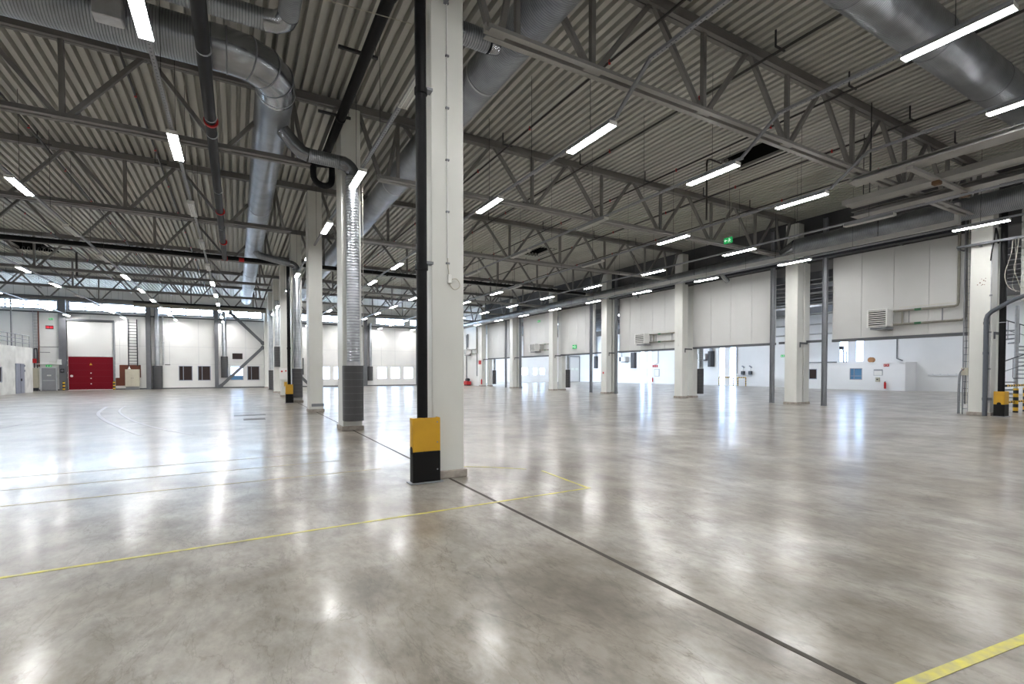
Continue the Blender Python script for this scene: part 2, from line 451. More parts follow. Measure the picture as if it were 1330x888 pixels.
# ------------------------------------------------------------------ ceiling: trapezoidal steel deck with square hatch openings
HATCH = [(15.95, 17.3, 10.45, 12.35, 'wide dark roof hatch above the third lamp row past the columns'),
         (17.0, 18.0, 26.4, 28.4, 'dark roof hatch deep in the bay past the columns'),
         (-12.0, -10.3, 40.6, 43.0, 'dark roof hatch over the side of the hall with the red door')]
mb = MB()
p = 0.25; x = XW - 0.3; dz = 0.18
while x < XE + 0.4:
    xs = (x, x + 0.13, x + 0.15, x + 0.23, x + p)
    zs = (ZD, ZD, ZD + dz, ZD + dz, ZD)
    cut = [(h[2], h[3]) for h in HATCH if h[0] < x + p / 2 < h[1]]
    ys = [YB]
    for a, b in cut: ys += [a, b]
    ys.append(YF + 0.1)
    for s in range(0, len(ys), 2):
        a, b = ys[s], ys[s + 1]
        vs = [(xs[i], a, zs[i]) for i in range(5)] + [(xs[i], b, zs[i]) for i in range(5)]
        mb.add(vs, [(i, i + 1, i + 6, i + 5) for i in range(4)])
    x += p
tag(mb.build('ceiling', M['deck']), 'grey corrugated steel roof deck over the whole hall', 'ceiling', kind='structure')
for (a, b, c, d, lab) in HATCH:
    m_ = MB()
    m_.box(a - .15, a - .1, c - .1, d + .1, ZD + .0, ZD + .8).box(b + .1, b + .15, c - .1, d + .1, ZD + .0, ZD + .8)
    m_.box(a - .15, b + .15, c - .15, c - .1, ZD + .0, ZD + .8).box(a - .15, b + .15, d + .1, d + .15, ZD + .0, ZD + .8)
    m_.box(a - .15, b + .15, c - .15, d + .15, ZD + .8, ZD + .85)
    o = m_.build('roof_hatch', M['hole']); tag(o, lab, 'roof hatch', kind='thing')

# ------------------------------------------------------------------ far wall with its clerestory band
segs = [(-19.2, -14.4), (-13.7, -7.45), (-6.95, -2.0), (-1.5, 2.55), (3.4, 8.2), (8.7, 13.3), (14.9, 18.6), (19.2, 24.8)]
low = [(-0.57, 0.66), (8.67, 9.61), (9.95, 11.0), (11.3, 12.3), (15.1, 16.3), (16.75, 17.95), (18.4, 19.65)]
holes = [(a, b, 7.5, 8.38) for a, b in segs] + [(a, b, 0.84, 2.35) for a, b in low]
wall('wall_far', 'y', YF, YF + 0.25, XW, XE + .25, 0.0, 9.9, holes, M['wallwhite'], 'white panelled end wall of the hall with high window band')
segname = ['over the block office', 'over the red door', 'between the second and third wall posts', 'over the upper end of the steel brace', 'just past the concrete columns', 'second past the concrete columns', 'over the three bright low windows', 'in the corner by the panelled wall']
for (a, b), nm in zip(segs, segname):
    n = max(2, round((b - a) / 1.3))
    window('y', YF + .1, a, b, 7.5, 8.38, [a + (b - a) * i / n for i in range(1, n)], [7.86], 'high clerestory window ' + nm, fw=.11)
lowname = ['low window with bluish pane behind the steel brace', 'first bright low window past the concrete columns', 'second bright low window past the concrete columns', 'third bright low window past the concrete columns',
           'first of three bright low windows beside the black pipe', 'middle of three bright low windows beside the black pipe', 'last of three bright low windows beside the black pipe']
for (a, b), nm in zip(low, lowname):
    window('y', YF + .1, a, b, 0.84, 2.35, [], [1.3] if a < 0 else [], nm, 'wframe' if a > 0 else 'frame', 'tint')
MB().box(-.52, .61, YF + .07, YF + .085, .9, 1.28).build('lower_pane', M['blueglass'], bpy.data.objects['window_9'])
for a, b, nm in ((-5.15, -3.96, 'dark reddish window on the end wall beside the wall post'), (-3.5, -2.36, 'dark window on the end wall next to the reddish one'), (1.03, 2.22, 'dark window on the end wall under the steel brace')):
    window('y', YF - .02, a, b, 0.83, 2.36, [(a * 2 + b) / 3], [], nm, 'frame', 'darkglass', depth=.08)
# seams of the wall panels, a base strip and the ledge under the band
mb = MB()
for xx in (-12.1, -9.9, -5.9, -3.4, -0.9, 0.9, 5.2, 6.6, 10.6, 12.3, 15.6, 17.3):
    mb.box(xx - .012, xx + .012, YF - .006, YF, 2.5, 7.1)
for zz in (2.5, 4.3):
    mb.box(-13.6, 2.6, YF - .005, YF, zz - .01, zz + .01); mb.box(3.3, 24, YF - .005, YF, zz - .01, zz + .01)
tag(mb.build('trim_1', mat('seam_grey', (0.5, 0.51, 0.53), .6)), 'thin grey seams between panels of the end wall', 'trim', kind='structure')
tag(MB().box(XW, XE, YF - .03, YF, 0, 0.12).build('baseboard_far', M['trim']), 'dark base strip along the end wall', 'baseboard', kind='structure')
tag(MB().box(XW, XE, YF - .25, YF, 8.5, 8.75).box(XW, XE, YF - .12, YF, 7.2, 7.32).box(XW, XE, YF - .05, YF, 8.4, 8.5).build('trim_2', M['trim']), 'dark rails above and below the high window band', 'trim', kind='structure')

# ------------------------------------------------------------------ remaining walls
wall('wall_left', 'x', XW - .25, XW, YB, YF + .25, 0, 9.9, [], M['wallwhite'], 'white side wall outside the view')
wall('wall_back', 'y', YB - .25, YB, XW - .25, X2 + .25, 0, 9.9, [], M['wallwhite'], 'white wall behind the camera')
# upper panels of the dividing wall hang between the columns, the hall beyond shows underneath
bays = [(8.25, 13.45, 'nearest, carrying the largest wall heater'), (16.45, 21.98, 'between the dark gap and the third column'), (23.25, 29.0, 'carrying the second wall heater'),
        (32.0, 36.9, 'with the round green sign'), (38.2, 43.6, 'carrying the third wall heater'), (46.6, 51.7, 'farthest hanging one')]
for a, b, nm in bays:
    mb = MB(); n = round((b - a) / 1.26)
    for i in range(n):
        y0, y1 = a + (b - a) * i / n, a + (b - a) * (i + 1) / n
        mb.bbox(XE, XE + .14, y0 + .004, y1 - .004, 3.3, 7.32, 0.012)
    mb.box(XE + .03, XE + .12, a, b, 3.3, 7.32)
    tag(mb.build('wall_right', M['panel']), 'hanging cream wall panels, ' + nm, 'wall', kind='structure')
    tag(MB().box(XE - .02, XE + .16, a, b, 3.17, 3.3).build('trim_3', M['trim']), 'grey bottom rail under hanging panels ' + nm, 'trim', kind='structure')
for a, b in ((13.75, 16.2), (28.9, 32.0), (43.6, 46.6)):
    tag(MB().box(XE, XE + .12, a, b, 3.2, 3.32).build('trim_4', M['trim']), 'grey rail bridging the open gap beside a column', 'trim', kind='structure')
tag(MB().box(XE, XE + .14, 52.5, YF, 0, 9.75).build('wall_right', M['wallwhite']), 'white solid end bay of the dividing wall with red extinguishers', 'wall', kind='structure')
tag(MB().box(XE + .02, XE + .25, YB, YF, 7.32, 9.9).build('wall_right_upper', M['shadewall']), 'upper strip of the dividing wall, coloured dark for the shadow above the hanging panels', 'wall', kind='structure')  # infill against sky light; the duct's shadow is painted into its dark colour
# slatted upper wall next to the nearest column of that row
mb = MB()
z = 4.35
while z < 8.9:
    mb.bbox(XE, XE + .1, YB, 6.75, z, z + .235, 0.02); z += .25
mb.box(XE + .05, XE + .12, YB, 6.75, 4.35, 9.75)
tag(mb.build('wall_right', M['panel']), 'slatted grey upper wall past the nearest column of the panelled wall', 'wall', kind='structure')
# steel posts that flank the gaps
for yy, nm in ((13.6, 'ending the nearest hanging panels'), (16.32, 'starting the second hanging panels'), (28.95, 'ending the panels with the second heater'), (32.0, 'starting the panels with the round green sign'), (43.55, 'ending the panels with the third heater'), (46.65, 'starting the farthest hanging panels')):
    t = thing('steel_post', 'slim grey steel post ' + nm, 'post', (25.52, yy, 0), 'steel posts of the panelled wall')
    MB().box(25.42, 25.62, yy - .11, yy + .11, 0, .015).build('base_plate', M['steel2'], t)
    MB().box(25.44, 25.6, yy - .1, yy - .08, .015, 9.3).box(25.44, 25.6, yy + .08, yy + .1, .015, 9.3).box(25.505, 25.535, yy - .08, yy + .08, .015, 9.3).build('shaft', M['steel2'], t)

# ------------------------------------------------------------------ the neighbouring hall behind the dividing wall
h2 = [(51.95, 52.75, .06, 5.6), (53.36, 54.3, .06, 5.6), (38.15, 39.1, .06, 5.6), (39.65, 40.55, .06, 5.6), (24.35, 25.12, 2.65, 5.6), (25.73, 26.6, 2.65, 5.6)]
wall('wall_hall_far', 'x', X2, X2 + .25, YB, Y2 + .25, 0, 7.8, h2, M['hallwhite'], 'bright white far wall of the neighbouring hall')
h3 = [(34.55, 35.4, 1.4, 2.55), (40.45, 41.95, 1.15, 2.45), (42.85, 43.75, 1.15, 2.4), (44.2, 45.3, 1.15, 2.4)]
wall('wall_hall_end', 'y', Y2, Y2 + .25, XE, X2, 0, 7.8, h3, M['hallwhite'], 'bright white end wall of the neighbouring hall')
tag(MB().box(XE + .2, X2, YB, Y2, 7.6, 7.8).build('ceiling_hall', M['ceil2']), 'dark ceiling of the neighbouring hall', 'ceiling', kind='structure')
for q, (a, b, c, d) in enumerate(h2):
    nm = ['by the doorway, closer to the dark unit', 'by the doorway, beside the red extinguisher', 'behind the black and yellow barrier, nearer the post', 'behind the black and yellow barrier, nearer the column', 'above the white box room beside the bare wall', 'above the white box room nearer the post'][q]
    window('x', X2 + .08, a, b, c, d, [], [2.3, 3.9] if c < 1 else [3.55], 'tall bright window in the neighbouring hall ' + nm, 'wframe', 'tint')
for q, (a, b, c, d) in enumerate(h3):
    nm = ['nearest the red box', 'under the third heater', 'second under the third heater', 'third under the third heater'][q]
    window('y', Y2 + .08, a, b, c, d, [], [], 'small bright window on the end wall beyond the opening, ' + nm, 'wframe', 'tint')
for i, yy in enumerate(range(6, 40, 2)):
    pass
for i in range(9):
    xx = 28.4 + i * 1.5
    o = MB().box(xx - .05, xx + .05, 6, 50, 6.9, 7.3).box(xx - .12, xx + .12, 6, 50, 6.88, 6.9).build('ceiling_joist', M['steel2'])
    tag(o, 'grey steel joist under the dark ceiling seen through the wall gap', 'joist', 'joists of the neighbouring hall', 'thing')
for i in range(6):
    zz = 3.7 + i * .55
    o = MB().tube([(27.2 + .3 * (i % 2), 12, zz), (27.2 + .3 * (i % 2), 18.5, zz + .05)], 0.035, 8).build('service_pipe', M['zinc'])
    tag(o, 'thin zinc pipe crossing the dark gap beside the second column of the panelled wall', 'pipe', 'pipes in the wall gap', 'thing')

# ------------------------------------------------------------------ concrete columns
ORD = ['first', 'second', 'third', 'fourth', 'fifth', 'sixth', 'seventh', 'eighth', 'ninth', 'tenth', 'eleventh', 'twelfth', 'thirteenth', 'fourteenth']
lab = {1: 'tall white concrete column with a conduit, nearest of the middle row', 2: 'white concrete column with the large zinc duct down its front, second of the middle row',
       3: 'plain white concrete column with grey band at its foot, third of the middle row', 4: 'white concrete column behind the yellow guard, fourth of the middle row',
       5: 'white concrete column carrying a white box, fifth of the middle row', 6: 'white concrete column with a dark diffuser high up, sixth of the middle row',
       7: 'white concrete column seventh of the middle row', 8: 'white concrete column of the middle row standing at the end wall'}
def column(x0, x1, y0, y1, h, label, group):
    t = thing('concrete_column', label, 'column', ((x0 + x1) / 2, (y0 + y1) / 2, 0), group)
    MB().bbox(x0, x1, y0, y1, 0.1, h, 0.015).build('shaft', M['column'], t)
    MB().bbox(x0 - .035, x1 + .045, y0 - .035, y1 + .035, 0, 0.13, 0.012).build('plinth', M['plinth'], t)
    return t
cols = {}
for k in range(1, 9):
    y = YK(k)
    cols[k] = column(2.67, 3.22, y, y + .75, 9.3, lab[k], 'concrete columns of the middle row')
t = cols[1]
MB().tube([(2.935, 7.285, 3.5), (2.935, 7.285, 9.3)], .011, 8).build('conduit', M['white'], t)
for z in (3.42, 4.23, 5.04, 5.85, 6.66, 7.47):
    MB().box(2.91, 2.965, 7.262, 7.3, z - .012, z + .012).build('conduit_clip', M['steel2'], t)
MB().bbox(2.93, 2.99, 7.24, 7.3, 3.1, 3.24, .008).build('socket', M['plastic'], t)
MB().tube([(2.96 + .09 + .085 * math.cos(a), 7.26 + .01 * math.sin(3 * a), 3.1 + .085 * math.sin(a)) for a in [i * .35 for i in range(38)]], .008, 6).build('cable_loop', M['cable'], t)
MB().tube([(2.935, 7.28, 3.5), (2.94, 7.27, 3.35), (2.95, 7.26, 3.24)], .009, 6).build('cable_tail', M['cable'], t)
MB().box(2.75, 3.24, YK(3) - .02, YK(3), 0.24, 0.36).build('foot_band', M['steel2'], cols[3])
labr = {1: 'white concrete column with a bent grey pipe, closest of the row along the panelled wall', 2: 'white concrete column standing in the open gap between grey posts, nearest such gap',
        3: 'white concrete column beside the second wall heater', 4: 'white concrete column in the gap left of the round green sign wall', 5: 'white concrete column between the sign panels and the third heater',
        6: 'white concrete column in the farthest open gap', 7: 'white concrete column holding the red box, next to the end bay', 8: 'white concrete column in the far corner of the panelled wall'}
labr[4] = 'white concrete column with a red button, between posts in the second open gap'
rcols = {}
for k in range(1, 9):
    y = YK(k)
    rcols[k] = column(25.08, 25.6, y, y + .65, 9.3, labr[k], 'concrete columns of the panelled wall')
    if k < 8:
        hgt = 3.15 if k in (3, 5, 7) else 7.5
        o = column(XE - .18 if k in (2, 4, 6) else XE + .2, XE + .3 if k in (2, 4, 6) else XE + .62, y + .0, y + .6, 7.55 if k in (2, 4, 6) else 7.55, 'white concrete pier of the neighbouring hall behind the ' + ORD[k - 1] + ' column of the panelled wall', 'piers of the neighbouring hall')
        t2 = thing('steel_bracket', 'short dark steel bracket joining column and pier, ' + ORD[k - 1] + ' along the panelled wall', 'bracket', (25.66, y - .06, 3.2), 'brackets of the panelled wall')
        MB().box(25.3, 25.95, y - .05, y, 3.12, 3.22).build('arm', M['trim'], t2)
        MB().box(25.3, 25.34, y - .05, y, 2.95, 3.12).build('lug', M['trim'], t2)
t = rcols[1]
# stains kept: bolt holes of a removed fitting on the nearest wall column
mb = MB()
for i in range(10):
    yy = YK(1) + .18 + random.random() * .3; zz = 5.0 + random.random() * .32
    mb.tube([(25.079, yy, zz), (25.074, yy, zz)], .012 + .012 * random.random(), 6)
mb.build('bolt_hole', M['brown'], t)
MB().bbox(25.03, 25.08, YK(4) + .28, YK(4) + .4, 1.55, 1.7, .01).build('button_box', M['sred'], rcols[4])
MB().bbox(25.03, 25.08, YK(3) + .3, YK(3) + .38, 3.35, 3.5, .01).tube([(25.05, YK(3) + .34, 3.5), (25.05, YK(3) + .34, 5.0), (25.05, YK(3) + .1, 5.15)], .012, 6).build('cable_box', M['plastic'], rcols[3])
MB().bbox(24.93, 25.08, YK(7) + .1, YK(7) + .5, 2.6, 3.05, .01).build('red_box', M['sred'], rcols[7])
# white distribution box on the fifth middle column
t = thing('switch_box', 'white switch box with small red markings on the fifth middle column', 'switch box', (2.8, 36.9, 1.2))
MB().bbox(2.56, 3.08, 36.78, 36.96, 1.2, 1.98, .01).build('case', M['white'], t)
MB().tube([(2.7, 36.78, 1.75), (2.7, 36.74, 1.75)], .06, 10).build('button', M['sred'], t)
MB().tube([(2.95, 36.78, 1.78), (2.95, 36.74, 1.78)], .05, 10).build('button', M['sred'], t)
t = thing('notice_case', 'small cream notice case below the white switch box', 'notice', (2.95, 36.88, .8))
MB().bbox(2.82, 3.06, 36.86, 36.96, .68, 1.08, .01).build('case', M['beige'], t)
MB().box(2.85, 3.03, 36.85, 36.86, .74, 1.02).build('sheet', M['yellow'], t)

# ------------------------------------------------------------------ pipe guards
def guard(x0, x1, y0, y1, h, label, hole_side):
    t = thing('pipe_guard', label, 'pipe guard', ((x0 + x1) / 2, (y0 + y1) / 2, 0), 'yellow and black pipe guards')
    hm = h * .485
    def shell(za, zb):
        s = .012
        return MB().bbox(x0, x1, y0, y0 + s * 2, za, zb, .006).bbox(x0, x0 + s * 2, y0 + s * 2, y1, za, zb, .006).bbox(x1 - s * 2, x1, y0 + s * 2, y1, za, zb, .006)
    shell(hm, h).build('upper_shell', M['yellow'], t)
    shell(.015, hm).build('lower_shell', M['black'], t)
    MB().bbox(x0 - .05, x1 + .04, y0 - .04, y1 + .03, 0, .02, .006).build('base_plate', M['steel2'], t)
    hz = hm + .02
    if hole_side == 'x':
        MB().tube([(x0 - .003, (y0 + y1) / 2, hz), (x0 + .02, (y0 + y1) / 2, hz)], .062, 16).build('hole', M['hole'], t)
    else:
        MB().tube([((x0 + x1) / 2, y0 - .003, hz), ((x0 + x1) / 2, y0 + .02, hz)], .062, 16).build('hole', M['hole'], t)
    for z in (h * .93, h * .62, h * .2):
        MB().tube([(x1 - .05, y0, z), (x1 - .05, y0 - .006, z)], .012, 8).build('bolt', M['steel2'], t)
    return t
guard(2.305, 2.745, 7.135, 7.285, 1.0, 'yellow and black pipe guard at the foot of the nearest middle column', 'x')
guard(2.33, 2.72, YK(4) - .25, YK(4) - .04, 1.03, 'small yellow and black pipe guard at the fourth middle column', 'x')
guard(25.0, 25.45, 6.87, 7.18, .95, 'yellow and black pipe guard at the nearest column of the panelled wall', 'x')

# ------------------------------------------------------------------ black pipes
def couplings(t, pts, ax, r, m='zinc', w=.05, name='coupling'):
    for q in pts:
        d = Vector({'x': (w, 0, 0), 'y': (0, w, 0), 'z': (0, 0, w)}[ax])
        MB().tube([Vector(q) - d, Vector(q) + d], r, 14).build(name, M[m], t)
t = thing('downpipe', 'thick black vertical pipe beside the nearest middle column, rising from its yellow guard', 'pipe', (2.485, 7.22, 0), 'black pipes')
MB().tube([(2.485, 7.22, .02), (2.485, 7.22, 9.3)], .082, 18).build('pipe', M['blackpipe'], t)
couplings(t, [(2.485, 7.22, 3.3), (2.485, 7.22, 5.95), (2.485, 7.22, 8.3)], 'z', .098, 'blackpipe', .045)
for z in (3.38, 6.02): MB().box(2.52, 2.67, 7.2, 7.34, z - .02, z + .02).build('pipe_clip', M['steel2'], t)
t = thing('downpipe', 'black vertical pipe rising from the small guard at the fourth middle column', 'pipe', (2.52, YK(4) - .13, 0), 'black pipes')
MB().tube([(2.52, YK(4) - .13, .02), (2.52, YK(4) - .13, 7.62)], .085, 14).build('pipe', M['blackpipe'], t)
couplings(t, [(2.52, YK(4) - .13, 3.0), (2.52, YK(4) - .13, 6.2)], 'z', .1, 'blackpipe')
t = thing('downpipe', 'black vertical pipe rising from the guard at the nearest column of the panelled wall', 'pipe', (25.22, 7.03, 0), 'black pipes')
MB().tube([(25.22, 7.03, .02), (25.22, 7.03, 8.2)], .1, 14).build('pipe', M['blackpipe'], t)
couplings(t, [(25.22, 7.03, 3.55)], 'z', .105, 'zinc', .012)
t = thing('drain_pipe', 'long black pipe under the roof leading past the bend of the large duct', 'pipe', (-.45, -4, 7.3), 'black pipes')
MB().tube([(-.44, -6, 7.28), (-.46, 29.35, 7.55)], .115, 16).build('pipe', M['blackpipe'], t)
f = lambda y: 7.28 + (y + 6) / 35.35 * .27
couplings(t, [(-.44, y, f(y)) for y in (8.0, 10.3, 13.0, 13.9, 18.2, 22.9)], 'y', .128, 'zinc', .012)
couplings(t, [(-.44, y, f(y)) for y in (13.2, 20.6, 25.5)], 'y', .15, 'sred', .03, 'red_clamp')
t = thing('drain_pipe', 'black pipe under the roof running diagonally in view to the second middle column', 'pipe', (2.55, -4, 8.6), 'black pipes')
MB().tube([(2.52, -6, 8.62), (2.55, 16.2, 8.6), (2.5, 16.5, 8.5), (2.45, 16.6, 8.2)], .12, 16).build('pipe', M['blackpipe'], t)
couplings(t, [(2.55, 14.0, 8.6), (2.54, 9.0, 8.6)], 'y', .135, 'blackpipe')
for y in (11.2, 14.2):
    MB().box(2.0, 2.85, y - .03, y + .03, 8.72, 8.78).tube([(2.8, y, 8.75), (2.8, y, ZD)], .008, 6).build('support_rail', M['rod'], t)
t = thing('pipe_trap', 'black U-shaped pipe trap hanging under the branch duct at the second middle column', 'pipe', (2.2, 15, 7.4), 'black pipes')
MB().tube(smooth([(1.98, 15.0, 7.62), (1.97, 15.0, 7.3), (2.06, 15.0, 7.12), (2.25, 15, 7.05), (2.42, 15.0, 7.12), (2.47, 15.0, 7.3), (2.47, 15.0, 7.68)], 5), .085, 12).build('bend', M['blackpipe'], t)
MB().tube([(1.98, 15, 7.62), (2.47, 15, 7.68)], .085, 12).build('top_pipe', M['blackpipe'], t)
t = thing('collector_pipe', 'black pipe fixed along the fourth roof truss, on the side of the red door', 'pipe', (2.4, YT(4) - .36, 7.6), 'black pipes')
MB().tube([(XW + .1, YT(4) - .36, 7.58), (2.35, YT(4) - .36, 7.66)], .11, 14).build('pipe', M['blackpipe'], t)
couplings(t, [(x, YT(4) - .36, 7.62) for x in (-.45, 0.3)], 'x', .125, 'sred', .12, 'red_clamp')
t = thing('collector_pipe', 'black pipe fixed along the fourth roof truss, on the side of the panelled wall', 'pipe', (3.4, YT(4) - .36, 7.6), 'black pipes')
MB().tube([(3.3, YT(4) - .36, 7.66), (23.0, YT(4) - .36, 7.58)], .11, 14).build('pipe', M['blackpipe'], t)
couplings(t, [(x, YT(4) - .36, 7.62) for x in (8, 14, 20)], 'x', .125, 'blackpipe')
t = thing('collector_pipe', 'thick pale pipe with dark cover hung along the seventh roof truss', 'pipe', (-7.4, YT(7) - .4, 7.4), 'black pipes')
MB().tube([(-7.5, YT(7) - .42, 7.42), (2.5, YT(7) - .42, 7.46)], .19, 14).build('pipe', M['lagging'], t)
MB().box(-7.5, 2.5, YT(7) - .6, YT(7) - .2, 7.62, 7.72).build('cover', M['blackpipe'], t)

# ------------------------------------------------------------------ roof trusses
ZT, ZB = 9.49, 7.66
def truss(k, x0, side, label, group):
    """x0: column side end, side +1 towards the panelled wall, -1 towards the red door side"""
    t = thing('roof_truss', label, 'roof truss', (x0, YT(k), ZB), group)
    X = lambda d: x0 + side * d
    y = YT(k)
    L = 22.4; pn = L / 7
    MB().box(min(X(0), X(L)), max(X(0), X(L)), y - .12, y - .015, ZT - .1, ZT + .115).box(min(X(0), X(L)), max(X(0), X(L)), y + .015, y + .12, ZT - .1, ZT + .115).box(min(X(0), X(L)), max(X(0), X(L)), y - .015, y + .015, ZT + .09, ZT + .11).build('top_chord', M['truss'], t)
    a, b = min(X(.9), X(L - .9)), max(X(.9), X(L - .9))
    mb = MB()
    for sg in (-1, 1):
        mb.box(a, b, min(y + sg * .05, y + sg * .17), max(y + sg * .05, y + sg * .17), ZB - .1, ZB - .08)
        mb.box(a, b, min(y + sg * .05, y + sg * .068), max(y + sg * .05, y + sg * .068), ZB - .08, ZB + .05)
    for i in range(8):
        xx = X(1.05) if i == 0 else (X(L - 1.05) if i == 7 else X(pn * i))
        mb.box(xx - .2, xx + .2, y - .05, y + .05, ZB - .085, ZB + .05)
    mb.build('bottom_chord', M['beam' if side > 0 else 'truss'], t)
    bots = [1.05] + [pn * i for i in range(1, 7)] + [L - 1.05]
    tops = [.25] + [pn * (i + .5) for i in range(7)] + [L - .25]
    for i, d in enumerate(bots):
        for e, off in ((tops[i], -.12), (tops[i + 1], .12)):
            MB().bar((X(d + off), y, ZB), (X(e - off * .6), y, ZT - .05), .1, .1, (0, 1, 0)).build('diagonal', M['truss'], t)
        if (side > 0 and 0 < i < 7) or (side < 0 and i % 2 == 0 and 0 < i < 7):
            MB().bar((X(d), y, ZB), (X(d), y, ZT - .05), .1, .1, (0, 1, 0)).build('vertical', M['truss'], t)
    MB().bar((X(1.5), y, ZB), (X(1.5), y, ZT - .05), .09, .09, (0, 1, 0)).build('vertical', M['truss'], t)
    return t
gR, gL = 'roof trusses on the panelled wall side', 'roof trusses on the red door side'
base = truss(1, 2.95, 1, 'grey roof truss nearest the camera, from the nearest middle column to the panelled wall', gR)
for k in range(2, 8):
    c = copy_tree(base, (2.95, YT(k), ZB))
    c['label'] = 'grey roof truss spanning from the %s middle column to the panelled wall' % ORD[k - 1]
base = truss(2, 2.95, -1, 'grey roof truss from the second middle column towards the red door side', gL)
for k in range(3, 8):
    c = copy_tree(base, (2.95, YT(k), ZB))
    c['label'] = 'grey roof truss from the %s middle column towards the red door side' % ORD[k - 1]

# ------------------------------------------------------------------ sprinkler pipes under the deck
sp = thing('sprinkler_pipe', 'x', 'sprinkler pipe', (7.96, 0, 9.2), 'sprinkler pipes under the roof deck')
MB().tube([(7.96, YB + .2, 9.2), (7.96, 58.5, 9.2)], .032, 8).build('pipe', M['darkpipe'], sp)
for i in range(14):
    y = 5.6 + i * 3.7
    MB().tube([(7.96, y, 9.15), (7.96, y, 9.25)], .032, 8).build('sprinkler_head', M['sred'], sp)
    if i % 2 == 0:
        MB().box(7.78, 8.14, y + 1.4, y + 1.44, 9.23, 9.26).box(7.78, 7.8, y + 1.4, y + 1.44, 9.26, ZD).build('pipe_hanger', M['rod'], sp)
spx = [(7.96, 'past the second lamp row from the middle columns'), (11.15, 'above the third lamp row from the middle columns'), (14.35, 'above the fourth lamp row from the middle columns'), (17.75, 'over the crane rails'), (20.9, 'closest to the panelled wall'),
       (-2.3, 'first from the large duct on the red door side'), (-5.45, 'second from the large duct on the red door side'), (-8.6, 'third from the large duct on the red door side'), (-11.8, 'fourth from the large duct on the red door side'), (-15.0, 'over the block office')]
for i, (x, nm) in enumerate(spx):
    o = sp if i == 0 else copy_tree(sp, (x, 0, 9.2))
    o['label'] = 'thin dark sprinkler pipe ' + nm

# ------------------------------------------------------------------ fluorescent lamps in their suspended rows
lampmesh = {}
def make_lamp(lit):
    t = thing('tube_light', 'x', 'lamp', (0, 4.0, 6.9), None)
    prof = [(-.10, 6.915), (.10, 6.915), (.085, 6.97), (.04, 7.0), (-.04, 7.0), (-.085, 6.97)]
    MB().prism(prof, 'y', 3.23, 4.77).build('housing', M['housing'], t)
    if lit:
        MB().prism([(-.085, 6.9), (.085, 6.9), (.095, 6.915), (-.095, 6.915)], 'y', 3.24, 4.76).build('diffuser', M['lit'], t)
    else:
        MB().prism([(-.095, 6.908), (.095, 6.908), (.095, 6.915), (-.095, 6.915)], 'y', 3.24, 4.76).build('reflector', M['reflector'], t)
        for s in (-.05, .05):
            MB().tube([(s, 3.26, 6.898), (s, 4.74, 6.898)], .013, 8).build('tube', M['unlit'], t)
    for s in (3.225, 4.765):
        MB().bbox(-.1, .1, s, s + .012, 6.895, 6.99, .004).build('end_cap', M['plastic'], t)
    MB().tube([(0, 4.0, 7.06), (0, 4.0, ZD)], .006, 6).build('hanger_wire', M['rod'], t)
    return t
proto = {True: make_lamp(True), False: make_lamp(False)}
used = {True: False, False: False}
ROWS = [(-13.5, 'ending near the red clock', set()), (-9.38, 'ending above the black wall ladder', {7, 8}), (-5.25, 'ending over the two dark windows', {3, 4}), (-1.17, 'beside the large duct', {2, 3, 4}),
        (2.92, 'along the middle columns', {0}), (6.98, 'first past the middle columns', {2}), (11.06, 'second past the middle columns', {1, 2, 3}), (15.12, 'third past the middle columns', {2, 3}),
        (19.17, 'by the crane rails', {0}), (23.27, 'closest to the panelled wall', set())]
for x, nm, off in ROWS:
    ks = range(-2, 11) if -6 < x else range(0, 11)
    for k in ks:
        y = 8.03 + 5.03 * k + .77
        z = 6.9
        if k < 0: z = 7.58
        if x == 23.27 and k == 0: y = 7.12
        if x == 23.27 and k < 0: y -= .9; z = 6.9
        if x == 19.17 and k < 0: z = 6.9
        if x == 15.12 and k == 3: y = 26.5
        if x == 2.92 and k == 7: y -= .7
        if x == 2.92 and k == 10: continue
        lit = k not in off
        o = proto[lit] if not used[lit] else copy_tree(proto[lit])
        used[lit] = True
        o.location = (x, y, z)
        n = 11 - k
        o['label'] = '%s tube light, %s from end wall, row %s' % ('lit' if lit else 'unlit', ORD[n - 1] if n <= 14 else str(n), nm)
        o['group'] = 'tube lights in the row ' + nm
    # the suspended perforated rail of the row
    t = thing('lighting_track', 'long perforated lamp rail of the row ' + nm, 'lamp rail', (x, 8, 7.03), 'suspended lamp rails')
    y0 = 7.9 if x < 19 else -7.5
    mb = MB()
    cuts = [(y0, 59.8)] if x != 2.92 else [(y0, 14.65)] + [(YK(k) + .85, YK(k + 1) - .05) for k in range(2, 8)]
    for a, b in cuts: mb.box(x - .035, x + .035, a, b, 7.0, 7.06)
    mb.build('rail', M['track'], t)
    if -6 < x < 19:
        MB().box(x - .035, x + .035, -7.5, 7.0, 7.68, 7.74).build('upper_rail', M['track'], t)
        MB().bar((x, 6.98, 7.71), (x, 7.95, 7.03), .07, .05).build('sloping_rail', M['steel2'], t)
    for i in range(10):
        yy = 11.3 + i * 5.09
        MB().tube([(x, yy, 7.06), (x, yy, ZD)], .006, 6).build('hanger_wire', M['rod'], t)
for b, u in used.items():
    assert u

